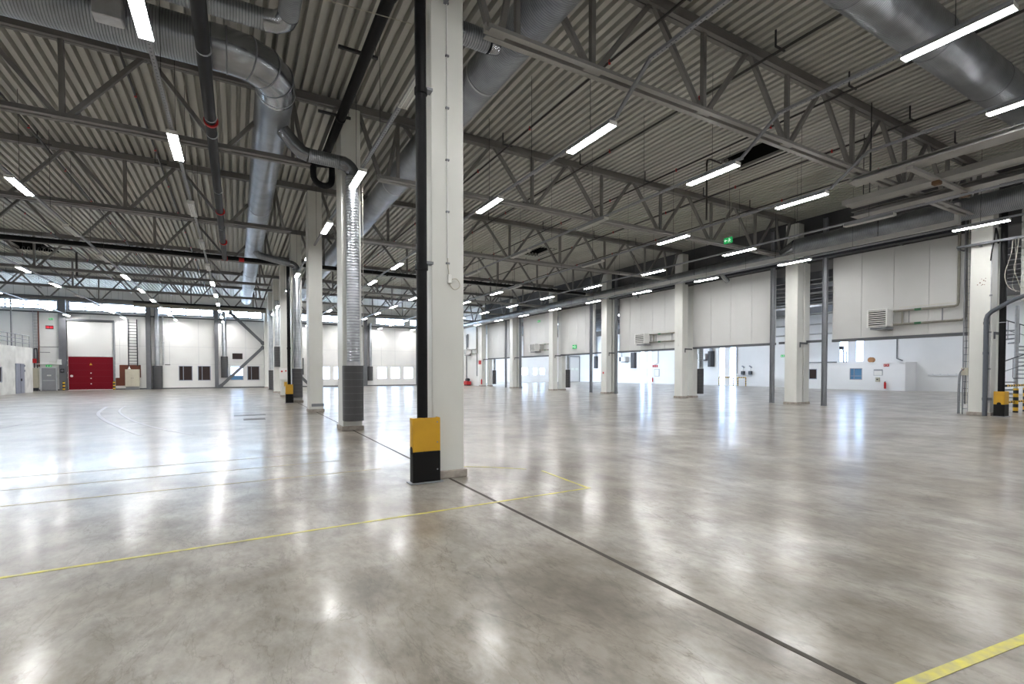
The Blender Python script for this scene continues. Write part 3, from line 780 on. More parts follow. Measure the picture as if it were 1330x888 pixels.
# ------------------------------------------------------------------ air ducts
def elbow(c, r, a0, a1, ax1, ax2, n=5): return arc(c, r, a0, a1, n, ax1, ax2)
X_, Y_, Z_ = (1, 0, 0), (0, 1, 0), (0, 0, 1)
t = thing('air_duct', 'large zinc spiral duct that bends and runs beside the middle columns to the end wall', 'air duct', (.9, 13, 8.5), 'large round ducts')
MB().tube([(XW + .3, 12.1, 8.5), (-.35, 12.1, 8.5)], .43, 40).build('cross_run', M['ductx'], t)
MB().tube([Vector((-.3, 12.1, 8.5))] + elbow((-.1, 13.1, 8.5), 1.0, -90, 0, X_, Y_, 4) + [Vector((.9, 13.3, 8.5))], .44, 40).build('elbow', M['ductb'], t)
MB().tube([(-.36, 12.1, 8.5), (-.1, 12.1, 8.5)], .44, 40).build('collar', M['ductb'], t)
MB().tube([(.9, 13.1, 8.5), (.9, 52.6, 8.5)], .43, 40).build('spiral_run', M['ducty'], t)
for y in (13.15, 22.6, 30.1, 37.6): MB().tube([(.9, y, 8.5), (.9, y + .05, 8.5)], .442, 40).build('joint_ring', M['zinc'], t)
for pp in [elbow((-.1, 13.1, 8.5), 1.0, -90, 0, X_, Y_, 4)[i] for i in (0, 1, 2, 3)]:
    d = Vector((-(pp.y - 13.1), pp.x + .1, 0)).normalized()
    MB().tube([pp - d * .012, pp + d * .012], .452, 40).build('seam_ring', M['steel2'], t)
mb = MB(); mb.bbox(-2.2, -1.75, 11.45, 11.75, 8.15, 8.55, .02); mb.build('inspection_box', M['zinc'], t)
t = thing('air_duct', 'large zinc spiral duct running past the far side of the nearest middle column', 'air duct', (5.03, 5, 8.5), 'large round ducts')
MB().tube([(5.03, -7, 8.5), (5.03, 52, 8.5)], .43, 40).build('spiral_run', M['ducty'], t)
for y in (2.5, 10.2, 17.5, 25): MB().tube([(5.03, y, 8.5), (5.03, y + .05, 8.5)], .442, 40).build('joint_ring', M['zinc'], t)
t = thing('air_duct', 'large zinc spiral duct above the lit lamps, crossing in front of the nearest truss', 'air duct', (12, 4.62, 8.5), 'large round ducts')
MB().tube([(5.6, 4.62, 8.5), (25.2, 4.62, 8.5)], .43, 44).build('spiral_run', M['ductx'], t)
for x in (9.4, 12.4, 15.4, 18.4): MB().tube([(x, 4.62, 8.5), (x + .025, 4.62, 8.5)], .437, 44).build('joint_ring', M['steel2'], t)
t = thing('air_duct', 'long dark zinc duct along the top of the panelled wall', 'air duct', (24.3, 10, 7.8), 'large round ducts')
MB().tube([(24.3, -6, 7.95), (24.3, 14.3, 7.85)], .42, 32).build('spiral_run', M['ducty'], t)
MB().tube([(24.3, 14.3, 7.85), (24.3, 15.0, 7.62)], [.42, .33], 32).build('reducer', M['ductb'], t)
MB().tube([(24.3, 15.0, 7.62), (24.3, 57, 7.3)], .33, 32).build('spiral_run', M['ducty'], t)
for y in (18.7, 26): MB().tube([(24.3, y, 7.45), (24.55, y, 7.2), (24.9, y, 6.95)], .14, 18).build('branch', M['ductb'], t)
t = thing('air_duct', 'small zinc duct with a sharp bend above the bend of the large duct', 'air duct', (.5, 10.6, 8.5), 'small round ducts')
MB().tube([(XW + .3, 10.7, 8.5), (.55, 10.7, 8.5)], .19, 28).build('cross_run', M['ductx'], t)
MB().tube([(.55, 10.7, 8.5), (.76, 10.65, 8.5), (.9, 10.5, 8.5), (.94, 10.3, 8.5)], .194, 28).build('elbow', M['ductb'], t)
MB().tube([(.94, 10.3, 8.5), (.94, -6, 8.5)], .19, 28).build('spiral_run', M['ducty'], t)
t = thing('air_duct', 'short small zinc duct ending in the large duct behind the nearest middle column', 'air duct', (3.2, 8.95, 8.3), 'small round ducts')
MB().tube([(3.55, 8.9, 6.9), (3.55, 8.9, 8.0)], .2, 26).build('drop', M['ductz'], t)
MB().tube(elbow((3.85, 8.9, 8.0), .3, 180, 90, X_, Z_, 4), .2, 26).build('elbow', M['ductb'], t)
MB().tube([(3.85, 8.9, 8.3), (4.45, 8.9, 8.3)], .2, 26).build('run', M['ductx'], t)
MB().tube([(4.45, 8.9, 8.3), (4.62, 8.92, 8.34), (4.8, 9.0, 8.42)], .205, 26).build('elbow', M['ductb'], t)

def dshape(x0, x1, yb, yf, z0, z1, n=14):
    """half-round cabinet, flat back at yb, bulging to yf"""
    cx, hw = (x0 + x1) / 2, (x1 - x0) / 2
    prof = [(cx - hw, yb)] + [(cx - hw * math.cos(math.pi * i / n), yb + (yf - yb) * (.45 + .55 * math.sin(math.pi * i / n))) for i in range(n + 1)] + [(cx + hw, yb)]
    return MB().prism(prof, 'z', z0, z1)
def supply(x0, x1, yb, yf, z0, z1, ztop, label, group, dr=.18, off=0.0):
    cx = (x0 + x1) / 2 + off; cy = (yb + yf) / 2
    t = thing('air_supply_duct', label, 'supply duct', (cx, cy, z0), group)
    dshape(x0, x1, yb, yf, z0, z1).build('perforated_cabinet', M['diffbox'], t)
    n = max(3, round((z1 - z0) / .2))
    for i in range(n + 1):
        z = z0 + (z1 - z0) * i / n
        dshape(x0 - .003, x1 + .003, yb, yf - .004 if yf < yb else yf + .004, z - .004, z + .004).build('seam', M['diffline'], t)
    MB().tube([(cx, cy, z1), (cx, cy, ztop)], dr, 26).build('duct', M['ductz'], t)
    MB().tube([(cx, cy, z1), (cx, cy, z1 + .1)], dr * 1.05, 26).build('collar', M['zinc'], t)
    return t, cx, cy
gD = 'supply ducts on the middle columns'
t, cx, cy = supply(2.66, 3.22, 14.7, 14.3, .3, 1.88, 7.25, 'zinc duct with dark grey floor cabinet on the second middle column', gD)
MB().tube(elbow((cx - .32, cy, 7.25), .36, 0, 90, X_, Z_, 6)[:-1] + [(cx - .36, cy, 7.6)], .19, 26).build('elbow', M['ductb'], t)
MB().tube([(cx - .36, cy, 7.61), (1.78, cy, 7.63)], .18, 26).build('branch', M['ductx'], t)
MB().tube([(1.78, cy, 7.63), (1.62, cy, 7.67), (1.45, cy, 7.82), (1.15, cy, 8.15)], .185, 26).build('branch_elbow', M['ductb'], t)
MB().box(3.2, 3.21, 14.4, 14.42, 1.9, 7.2).build('cable', M['cable'], t)
t, cx, cy = supply(2.68, 3.2, YK(4), YK(4) - .38, .3, 1.88, 7.3, 'zinc duct with dark grey floor cabinet on the fourth middle column', gD)
MB().tube(elbow((cx - .32, cy, 7.3), .32, 0, 90, X_, Z_, 5), .18, 22).build('elbow', M['ductb'], t)
MB().tube([(cx - .32, cy, 7.62), (1.1, cy, 7.9), (.95, cy, 8.1)], .18, 22).build('branch', M['ductx'], t)
supply(2.7, 3.18, YK(6), YK(6) - .36, 2.14, 3.77, 7.5, 'zinc duct with dark cabinet mounted high on the sixth middle column', gD)
supply(2.66, 3.14, YK(7), YK(7) - .36, .06, 1.88, 7.5, 'zinc duct with dark grey floor cabinet on the seventh middle column', gD)
gW = 'supply ducts on the end wall'
supply(-7.3, -6.5, YF, YF - .45, .1, 2.34, 8.1, 'zinc duct with wide dark floor cabinet on the end wall beside the beige cabinet', gW, .19)
supply(-1.42, -.78, YF, YF - .4, 1.12, 3.36, 8.1, 'zinc duct with dark cabinet on the end wall beside the black wall screen', gW, .19)
supply(13.9, 14.5, YF, YF - .4, .66, 2.38, 7.6, 'zinc duct with dark cabinet on the end wall beside three bright windows', gW, .17)
supply(6.1, 6.7, YF, YF - .4, 1.4, 3.3, 7.6, 'zinc duct with dark cabinet on the end wall partly behind the third middle column', gW, .17)
gH = 'supply ducts of the neighbouring hall'
for k, a in ((3, 'third'), (5, 'fifth'), (7, 'seventh')):
    supply(26.55, 26.95, YK(k) + .05, YK(k) - .25, .25, 1.9, 7.4, 'dark slim duct cabinet behind the pier at the %s column of the panelled wall' % a, gH, .14)
# ducts on the far wall of the neighbouring hall, bulging towards the hall
def supply_x(y0, y1, z0, z1, label):
    t = thing('air_supply_duct', label, 'supply duct', (X2 - .2, (y0 + y1) / 2, z0), 'supply ducts on the neighbouring hall wall')
    cy, hw = (y0 + y1) / 2, (y1 - y0) / 2; n = 12
    prof = [(X2, cy - hw)] + [(X2 - .45 * (.45 + .55 * math.sin(math.pi * i / n)), cy - hw * math.cos(math.pi * i / n)) for i in range(n + 1)] + [(X2, cy + hw)]
    MB().prism(prof, 'z', z0, z1).build('perforated_cabinet', M['diffbox'], t)
    MB().tube([(X2 - .22, cy, z1), (X2 - .22, cy, 7.5)], .18, 20).build('duct', M['ductz'], t)
supply_x(55.0, 55.95, 2.25, 4.6, 'dark cabinet with zinc duct on the neighbouring hall wall by the doorway windows')
supply_x(41.2, 42.0, 2.34, 4.3, 'dark cabinet with zinc duct on the neighbouring hall wall near the barrier windows')
supply_x(64.0, 64.7, 2.3, 4.3, 'dark cabinet with zinc duct on the neighbouring hall wall near its far corner')

t = thing('thin_wire', 'thin pale wire stretched under the roof beside the black diagonal pipe', 'wire', (1.5, 9.3, 8.3))
MB().tube([(-1.0, 9.62, 8.33), (3.0, 9.14, 8.3)], .009, 6).build('strand', M['cable'], t)
t = thing('drop_pipe', 'thin dark drop pipe with a bend by the widest roof hatch', 'pipe', (14.92, 12.1, 7.2), 'drop pipes')
MB().tube([(15.6, 12.1, 9.4), (15.1, 12.1, 9.42), (14.95, 12.1, 9.36), (14.92, 12.1, 9.2), (14.92, 12.1, 7.2)], .032, 8).build('pipe', M['darkpipe'], t)
t = thing('drop_pipe', 'thin dark drop pipe with a bend near the roof hatch on the red door side', 'pipe', (-8.6, 40, 8.0), 'drop pipes')
MB().tube([(-10.2, 40, 9.3), (-8.75, 40, 9.3), (-8.6, 40, 9.15), (-8.6, 40, 7.7)], .05, 8).build('pipe', M['darkpipe'], t)
# ------------------------------------------------------------------ crane rails hung near the panelled wall
def rail(x, w, h, y0, y1, z, label, m='beam', channel=False):
    t = thing('crane_rail', label, 'crane rail', (x, (y0 + y1) / 2, z), 'hung crane rails')
    mb = MB()
    mb.box(x - w / 2, x + w / 2, y0, y1, z, z + .02)
    mb.box(x - .02, x + .02, y0, y1, z + .02, z + h - .02).box(x - w * .4, x + w * .4, y0, y1, z + h - .02, z + h)
    mb.build('beam_profile', M[m], t)
    if channel:
        for s in (-1, 1):
            MB().box(x + s * w * .5 - .03, x + s * w * .5 + .03, y0, y1, z - .02, z + .16).build('flange', M[m], t)
    for yy in (y0 + .8, (y0 + y1) / 2, y1 - .5):
        MB().tube([(x, yy, z + h), (x, yy, ZD)], .015, 6).build('hanger_rod', M['rod'], t)
    return t
rail(16.4, .55, .16, -6, 8.0, 7.38, 'broad pale crane rail lit from below, first past the lamp row')
rail(18.35, .6, .18, -6, 9.1, 7.36, 'double channel crane rail, second past the lamp row', channel=True)
t = rail(19.85, .5, .19, -6, 9.6, 7.34, 'deep crane rail over the unlit lamp, third past the lamp row')
t = thing('cross_beam', 'short beam tying the crane rails together crosswise', 'beam', (18.2, 6.5, 7.3))
MB().box(16.3, 20.3, 6.42, 6.58, 7.3, 7.38).build('beam_profile', M['beam'], t)
for x in (18.0, 20.0): MB().bbox(x - .1, x + .1, 6.4, 6.6, 7.18, 7.3, .02).build('rusty_clamp', mat('rust', (.13, .07, .035), .8), t)
t = thing('cable_channel', 'long cream cable channel with a dropped end near the panelled wall', 'cable channel', (23.3, 12, 7.2))
MB().box(23.54, 23.7, 7.9, 30, 7.2, 7.38).build('channel', M['panel'], t)
MB().box(23.52, 23.72, 7.82, 7.95, 7.2, 8.0).build('drop', M['panel'], t)
for yy in (10.5, 15, 20, 25): MB().tube([(23.62, yy, 7.38), (23.62, yy, ZD)], .015, 6).build('hanger_rod', M['rod'], t)

t = thing('cable_tray', 'long dark cable tray along the top edge of the hanging panels', 'cable tray', (25.6, 20, 7.35))
MB().box(25.3, 25.7, 8.5, 56, 7.34, 7.36).box(25.3, 25.315, 8.5, 56, 7.36, 7.46).box(25.685, 25.7, 8.5, 56, 7.36, 7.46).build('tray', M['dark'], t)
for i in range(5): MB().tube(smooth([(25.36 + i * .07, 8.5, 7.4), (25.38 + i * .065, 20, 7.39), (25.35 + i * .07, 34, 7.4), (25.37 + i * .07, 56, 7.39)], 6), .025, 6).build('cable', M['blackpipe' if i % 2 else 'steel'], t)
for i in range(8): MB().box(25.3, 25.92, 10.5 + i * 5.5, 10.55 + i * 5.5, 7.3, 7.34).build('wall_bracket', M['trim'], t)
# ------------------------------------------------------------------ wall heaters with their pipes
def heater(y0, w, z0, h, d, y_riser, zt, label, pl):
    xf = XE - d
    t = thing('wall_heater', label, 'heater', (XE, y0, z0), 'wall heaters on the panels')
    y1 = y0 + w
    # open-fronted casing facing the camera side, louvres on the front
    MB().bbox(xf + .06, XE - .12, y0 + .05, y1, z0, z0 + h, .02).build('casing', M['white'], t)
    mb = MB()
    mb.box(xf, xf + .05, y0, y0 + .06, z0 - .02, z0 + h + .02).box(xf, xf + .05, y1 - .06, y1, z0 - .02, z0 + h + .02)
    mb.box(xf, xf + .05, y0, y1, z0 + h, z0 + h + .03).box(xf, xf + .05, y0, y1, z0 - .03, z0)
    mb.build('front_frame', M['white'], t)
    MB().box(xf + .03, xf + .06, y0 + .06, y1 - .06, z0, z0 + h).build('grille_back', M['hole'], t)
    for i in range(8):
        z = z0 + h * (i + .5) / 8
        MB().bar((xf + .005, y0 + .05, z), (xf + .005, y1 - .05, z), .02, .045, (-.5, 0, 1)).build('louvre', M['white'], t)
    MB().box(xf + .1, XE, y0 + .1, y1 - .1, z0 - .12, z0 - .02).build('drip_tray', M['steel2'], t)
    # supply and return pipes to the riser
    a, b = z0 + h * .92, z0 + h * .12
    xp = XE - .14
    for zz, yr, nm in ((a, y_riser + .22, 'supply_pipe'), (b, y_riser, 'return_pipe')):
        MB().tube([(xp - .1, y0, zz), (xp - .02, y0 - .12, zz), (xp, y0 - .3, zz), (xp, yr + .12, zz), (xp, yr + .03, zz + .03), (xp, yr, zz + .12), (xp, yr, zt)], pl, 14).build(nm, M['lagging'], t)
    MB().tube([(xp, y0 - .3, a - .0), (xp, y0 - .3, b)], pl * .8, 10).build('bypass', M['lagging'], t)
    MB().tube([(xp, y0 - .55, a), (xp, y0 - .55, b)], pl * .4, 8).build('bypass', M['steel2'], t)
    for zz in (a, b):
        MB().bbox(xp - .06, xp + .03, y0 - 1.0, y0 - .75, zz - .05, zz + .05, .015).build('green_valve', mat('valve_green', (.02, .12, .05), .4), t)
    MB().bar((xp, y0 - (y0 - y_riser) * .7, a), (xp, y0 - (y0 - y_riser) * .7, b), .04, .04).build('pipe_bracket', M['steel2'], t)
    MB().tube([(xp - .05, y0 - .2, a + .14), (xp, y_riser + .25, a + .14)], .012, 6).build('cable', M['cable'], t)
heater(10.75, .8, 3.72, .74, .8, 8.3, 9.3, 'white louvred wall heater with lagged pipes, largest and nearest of the three', .05)
heater(25.6, .95, 3.72, .68, .75, 22.75, 9.3, 'white louvred wall heater with lagged pipes, middle one of the three', .05)
heater(40.1, 1.1, 3.72, .68, .75, 37.9, 4.6, 'white louvred wall heater with lagged pipes, farthest on the hanging panels', .05)
heater(56.4, .9, 3.9, .65, .7, 54.4, 7.2, 'wall heater with pipes on the white end bay above the red extinguishers', .05)

# ------------------------------------------------------------------ things at the nearest column of the panelled wall
t = thing('cable_ladder', 'grey vertical cable ladder beside the nearest column of the panelled wall', 'cable ladder', (25.35, 7.98, 0))
for yy in (8.02, 8.2): MB().box(25.32, 25.38, yy - .014, yy + .014, 0, 9.2).build('side_rail', M['steel2'], t)
for i in range(34): MB().box(25.335, 25.365, 8.02, 8.2, .2 + i * .27, .225 + i * .27).build('rung', M['steel2'], t)
for i in range(3): MB().tube(smooth([(25.31, 8.06 + i * .04, 9.0), (25.30, 8.07 + i * .035, 6.0), (25.31, 8.05 + i * .04, 3.0), (25.3, 8.07 + i * .03, .4)], 4), .012, 6).build('cable', M['dark' if i else 'cable'], t)
t = thing('control_box', 'small grey control box with red button on the cable ladder', 'control box', (25.27, 8.1, 1.6))
MB().bbox(25.22, 25.32, 8.0, 8.22, 1.55, 1.85, .01).build('case', M['beige'], t)
MB().tube([(25.22, 8.16, 1.78), (25.19, 8.16, 1.78)], .035, 10).build('button', M['sred'], t)
t = thing('hoop_rail', 'low bent grey guard rail at the foot of the cable ladder', 'guard rail', (25.2, 8.3, 0))
for dx in (0, -.14):
    MB().tube(smooth([(25.3 + dx, 8.28, 0.02), (25.3 + dx, 8.28, 1.0), (25.3 + dx, 8.26, 1.5), (25.3 + dx, 8.2, 1.72), (25.3 + dx, 8.1, 1.82)], 6), .022, 10).build('bent_tube', M['steel2'], t)
MB().tube([(25.3, 8.28, .5), (25.16, 8.28, .5)], .018, 8).tube([(25.3, 8.28, 1.2), (25.16, 8.28, 1.2)], .018, 8).build('cross_tube', M['steel2'], t)
t = thing('grey_pipe', 'thick grey pipe with a bend running up the nearest column of the panelled wall', 'pipe', (24.98, 7.55, 0))
MB().tube([(24.98, 7.42, 0.0), (24.98, 7.42, 3.7), (24.98, 7.38, 3.85), (24.98, 7.27, 3.97), (24.98, 6.8, 4.28), (24.98, 6.3, 4.5), (24.98, 5.0, 4.62), (24.98, 1.0, 4.7)], .075, 18).build('pipe', M['greypipe'], t)
for z in (.65, 2.4, 3.55): MB().tube([(24.98, 7.42, z - .05), (24.98, 7.42, z + .05)], .086, 18).build('coupling', M['greypipe'], t)
MB().bbox(24.95, 25.08, 7.24, 7.36, .6, .7, .01).build('pipe_clamp', M['steel'], t)
t = thing('conduit', 'thin zinc conduit on the nearest column of the panelled wall', 'conduit', (25.06, 7.33, .95))
MB().tube([(25.065, 7.33, .5), (25.065, 7.33, 6.6)], .02, 10).build('pipe', M['zinc'], t)
for z in (1.8, 3.2, 4.6): MB().bbox(25.04, 25.08, 7.29, 7.37, z - .03, z + .03, .005).build('clip', M['steel2'], t)
t = thing('cable_tray', 'zinc cable tray crossing the top of the nearest column of the panelled wall', 'cable tray', (24.9, 5, 6.58))
MB().box(24.82, 24.98, -6, 8.3, 6.55, 6.565).box(24.82, 24.83, -6, 8.3, 6.565, 6.63).box(24.97, 24.98, -6, 8.3, 6.565, 6.63).build('tray', M['steel'], t)
MB().box(24.9, 25.08, 7.6, 7.66, 6.5, 6.55).box(24.9, 25.5, 8.24, 8.3, 6.5, 6.55).build('tray_bracket', M['steel2'], t)
for i, pts in enumerate(([(24.9, 6.7, 6.58), (24.88, 6.75, 6.0), (24.88, 6.9, 5.3), (24.88, 6.78, 4.8), (24.9, 6.5, 4.62)], [(24.9, 6.55, 6.58), (24.88, 6.6, 5.9), (24.88, 6.66, 5.5), (24.9, 6.55, 5.0), (24.9, 6.45, 4.62)], [(24.9, 6.65, 6.58), (24.89, 6.62, 5.6), (24.9, 6.7, 4.9), (24.9, 6.6, 4.62)])):
    o = thing('loose_cable', ['pale cable hanging in a wide loop under the zinc cable tray', 'pale cable hanging in a narrow loop under the zinc cable tray', 'thin pale cable hanging almost straight under the zinc cable tray'][i], 'cable', pts[0], 'loose cables')
    MB().tube(smooth(pts, 6), .009 if i < 2 else .006, 6).build('wire', M['cable'], o)
o = thing('loose_cable', 'black cables dangling over the top of the nearest column of the panelled wall', 'cable', (24.95, 7.25, 6.9), 'loose cables')
MB().tube(smooth([(24.97, 7.2, 7.1), (24.96, 7.24, 6.6), (24.96, 7.3, 6.2), (24.97, 7.33, 5.9)], 5), .02, 6).build('wire', M['blackpipe'], o)
MB().tube(smooth([(24.97, 7.2, 7.1), (24.96, 7.14, 6.8), (24.96, 7.12, 6.5)], 5), .03, 6).build('wire', M['blackpipe'], o)

# ------------------------------------------------------------------ signs and lights on the walls
def man(mb, c, u, s):
    """simple running figure of an exit sign: c centre, u horizontal direction, s height"""
    c = Vector(c); u = Vector(u); z = Vector((0, 0, 1))
    P = lambda a, b: c + u * (a * s) + z * (b * s)
    w = s * .1; n = u.cross(z)
    for a, b in (((0, .12), (.02, -.1)), ((.02, -.1), (.2, -.18)), ((.2, -.18), (.18, -.4)), ((.02, -.1), (-.12, -.28)), ((-.12, -.28), (-.32, -.3)), ((0, .1), (.2, .02)), ((0, .1), (-.2, .12)), ((-.2, .12), (-.26, -.04))):
        mb.bar(P(*a), P(*b), w, .006, n)
    q = P(.06, .3); mb.tube([q - n * .003, q + n * .003], s * .1, 12)
    return mb
def exit_sign(c, axis, w, h, label, hang=None, face=-1):
    c = Vector(c); t = thing('exit_sign', label, 'exit sign', c)
    u = Vector((0, 1, 0)) if axis == 'x' else Vector((1, 0, 0)); d = Vector((1, 0, 0)) if axis == 'x' else Vector((0, 1, 0))
    a = c - u * w / 2 - d * .03; b = c + u * w / 2 + d * .03
    MB().bbox(min(a.x, b.x), max(a.x, b.x), min(a.y, b.y), max(a.y, b.y), c.z - h / 2, c.z + h / 2, .008).build('case', M['green'], t)
    fc = c + d * (face * .034)
    mb = man(MB(), fc - u * (w * .2), u, h * .85)
    mb.bar(fc + u * w * .05, fc + u * w * .38, h * .12, .006, d).bar(fc + u * w * .38, fc + u * w * .26 + Vector((0, 0, h * .2)), h * .1, .006, d).bar(fc + u * w * .38, fc + u * w * .26 - Vector((0, 0, h * .2)), h * .1, .006, d)
    mb.build('pictogram', M['whiteglow'], t)
    if hang:
        for s in (-.3, .3): MB().tube([c + u * (s * w) + Vector((0, 0, h / 2)), Vector(((c + u * (s * w)).x, (c + u * (s * w)).y, hang))], .008, 6).build('hanger', M['cable'], t)
exit_sign((19.4, 14.55, 7.62), 'x', .42, .26, 'green exit sign hanging under the roof in front of the second truss', ZD)
exit_sign((XE - .06, 34.7, 3.9), 'x', .55, .34, 'green and white exit sign low on the hanging panels, between the second and third heaters')
exit_sign((XE - .06, 40.5, 6.65), 'x', .4, .2, 'small green exit sign high above the third wall heater')
exit_sign((-15.1, YF - .05, 2.28), 'y', .42, .18, 'green exit sign directly over the grey door on the end wall')
exit_sign((-14.8, YF - .4, 6.6), 'y', .3, .16, 'small green exit sign hanging high above the grey door', 8.4)
exit_sign((X2 - .06, 32.3, 3.44), 'x', .5, .25, 'green exit sign on the neighbouring hall wall seen beside a grey post')
exit_sign((XE - .06, 53.4, 6.7), 'x', .4, .2, 'faint green exit sign high on the white end bay')
t = thing('wall_clock', 'dark digital clock with red digits high on the end wall', 'clock', (-15.0, YF - .06, 5.86))
MB().bbox(-15.27, -14.73, YF - .1, YF, 5.7, 6.02, .01).build('case', M['dark'], t)
def digit(mb, x, z, ch):
    w, h = .07, .16
    segs = {'a': (0, h, w, h), 'b': (w, h / 2, w, h), 'c': (w, 0, w, h / 2), 'd': (0, 0, w, 0), 'e': (0, 0, 0, h / 2), 'f': (0, h / 2, 0, h), 'g': (0, h / 2, w, h / 2)}
    for k in {'0': 'abcdef', '8': 'abcdefg'}[ch]:
        a, b, c_, d_ = segs[k]
        mb.bar((x + a, YF - .105, z + b), (x + c_, YF - .105, z + d_), .03, .006, (0, 1, 0))
mb = MB()
for i, ch in enumerate('0080'): digit(mb, -15.22 + i * .115 + (.04 if i > 1 else 0), 5.78, ch)
mb.build('digits', M['clockred'], t)
# ------------------------------------------------------------------ end wall furniture
def post(x, w, y0, y1, h, label, z1=None):
    t = thing('steel_column', label, 'column', (x, YF - .2, 0), 'steel columns of the end wall')
    MB().box(x - w / 2, x + w / 2, YF - .42, YF - .4, .03, h).box(x - w / 2, x + w / 2, YF - .02, YF, .03, h).box(x - .03, x + .03, YF - .4, YF - .02, .03, h).build('profile', M['steel'], t)
    MB().box(x - w / 2 - .05, x + w / 2 + .05, YF - .46, YF, 0, .03).build('base_plate', M['steel'], t)
    for s in (-1, 1): MB().box(x + s * w * .5 - .01, x + s * w * .5 + .01, YF - .42, YF - .02, .03, h).build('side_plate', M['steel'], t)
post(-14.05, .5, 0, 0, 8.5, 'grey steel column on the end wall between the grey door and the red door')
post(-7.6, .36, 0, 0, 8.5, 'grey steel column on the end wall beside the wide dark duct cabinet')
post(-1.8, .32, 0, 0, 8.5, 'grey steel column on the end wall where the diagonal brace starts')
post(7.6, .4, 0, 0, 8.5, 'grey steel column on the end wall behind the third middle column')
post(13.6, .4, 0, 0, 8.5, 'grey steel column on the end wall beside three bright windows')
post(20.2, .4, 0, 0, 8.5, 'grey steel column on the end wall behind the nearest middle column')
def brace(p, q, label):
    t = thing('diagonal_brace', label, 'brace', p, 'steel braces of the end wall')
    MB().bar(p, q, .1, .3, (0, 1, 0)).bar(Vector(p) + Vector((0, -.05, 0)), Vector(q) + Vector((0, -.05, 0)), .3, .02, (0, 1, 0)).build('profile', M['steel'], t)
    d = (Vector(q) - Vector(p)).normalized()
    for e, s in ((p, 1), (q, -1)): MB().bar(Vector(e) - d * .05, Vector(e) + d * .3 * s, .4, .03, (0, 1, 0)).build('gusset', M['steel'], t)
brace((-1.55, YF - .5, .12), (2.66, YF - .5, 4.5), 'lower grey steel brace on the end wall, left of the middle columns')
brace((2.66, YF - .5, 4.75), (-.6, YF - .5, 8.1), 'upper grey steel brace on the end wall, left of the middle columns')
brace((7.35, YF - .5, .12), (3.25, YF - .5, 4.5), 'lower grey steel brace past the middle columns')
brace((3.25, YF - .5, 4.75), (6.4, YF - .5, 8.1), 'upper grey steel brace past the middle columns')

# red sectional door with white upper sections
t = tag(MB().bbox(-13.72, -10.42, YF - .1, YF, .06, 3.17, .02).build('door_1', M['red']), 'large red sectional door in the end wall', 'door', kind='structure')
mb = MB()
for z in (.7, 1.3, 1.92, 2.55): mb.box(-13.7, -10.44, YF - .104, YF - .1, z - .008, z + .008)
mb.build('section_seam', mat('dark_red', (.16, .003, .01), .5), t)
MB().bbox(-13.72, -10.42, YF - .09, YF, 3.18, 6.5, .02).build('upper_section', M['white'], t)
MB().box(-13.75, -10.4, YF - .12, YF, 0, .06).build('bottom_seal', M['plastic'], t)
MB().add([(-12.2, YF - .112, 2.38), (-11.98, YF - .112, 2.38), (-12.09, YF - .112, 2.58), (-12.2, YF - .1, 2.38), (-11.98, YF - .1, 2.38), (-12.09, YF - .1, 2.58)], [(0, 1, 2), (0, 3, 4, 1), (1, 4, 5, 2), (2, 5, 3, 0)]).build('warning_triangle', M['yellow'], t)
for z in (.6, 1.12, 1.62): MB().tube([(-12.09, YF - .1, z), (-12.09, YF - .112, z)], .05, 12).build('round_plate', M['plastic'], t)
MB().tube([(-13.5, YF - .1, 1.35), (-13.5, YF - .115, 1.35)], .11, 16).build('round_plate', M['plastic'], t)
for x in (-13.86, -10.33):
    MB().box(x - .07, x + .07, YF - .2, YF, 0, 6.6).build('guide_rail', M['steel2'], t)
    for z in (1.15, 1.6, 2.3, 2.75): MB().bbox(x + .06, x + .14, YF - .16, YF - .1, z, z + .12, .01).build('hinge', M['plastic'], t)
MB().box(-13.95, -10.25, YF - .25, YF, 6.52, 6.72).build('drum_cover', M['trim'], t)
for x, nm in ((-13.98, 'beside the red door towards the grey door'), (-10.3, 'beside the red door towards the ladder')):
    t = thing('bollard', 'short yellow and black bollard ' + nm, 'bollard', (x, YF - .5, 0), 'bollards of the red door')
    MB().tube([(x, YF - .5, .01), (x, YF - .5, .8), (x, YF - .5, .86)], [.09, .09, .05], 14).build('post', M['hz'], t)
t = thing('door_motor', 'dark door drive unit on the frame of the red door', 'door drive', (-14.0, YF - .5, 1.9))
MB().bbox(-14.2, -13.9, YF - .6, YF - .44, 1.65, 2.05, .03).build('case', M['dark'], t)
MB().tube([(-14.05, YF - .6, 1.85), (-14.05, YF - .68, 1.85)], .09, 12).build('gear', M['steel'], t)
t = thing('control_box', 'white control box on the steel column between the grey and red doors', 'control box', (-14.25, YF - .45, 2.7))
MB().bbox(-14.42, -14.1, YF - .56, YF - .44, 2.4, 2.9, .01).build('case', M['white'], t)
# grey door
t = tag(MB().bbox(-15.62, -14.62, YF - .06, YF, .03, 2.08, .01).build('door_2', M['greydoor']), 'grey steel door in the end wall under the green exit sign', 'door', kind='structure')
MB().box(-15.72, -15.62, YF - .09, YF, 0, 2.18).box(-14.62, -14.52, YF - .09, YF, 0, 2.18).box(-15.62, -14.62, YF - .09, YF, 2.08, 2.18).build('door_frame', M['wframe'], t)
MB().box(-15.55, -14.7, YF - .075, YF - .06, .9, .98).build('push_bar', M['zinc'], t)
MB().box(-15.25, -14.95, YF - .066, YF - .06, 1.35, 1.47).build('notice', M['paper'], t)
t = thing('door_hood', 'white hood box over the grey door on the end wall', 'door hood', (-15.1, YF - .1, 2.5))
MB().bbox(-15.9, -14.45, YF - .35, YF, 2.42, 2.5, .01).build('shelf', M['white'], t)
MB().bbox(-15.0, -14.5, YF - .3, YF, 2.5, 2.75, .01).build('unit', M['plastic'], t)
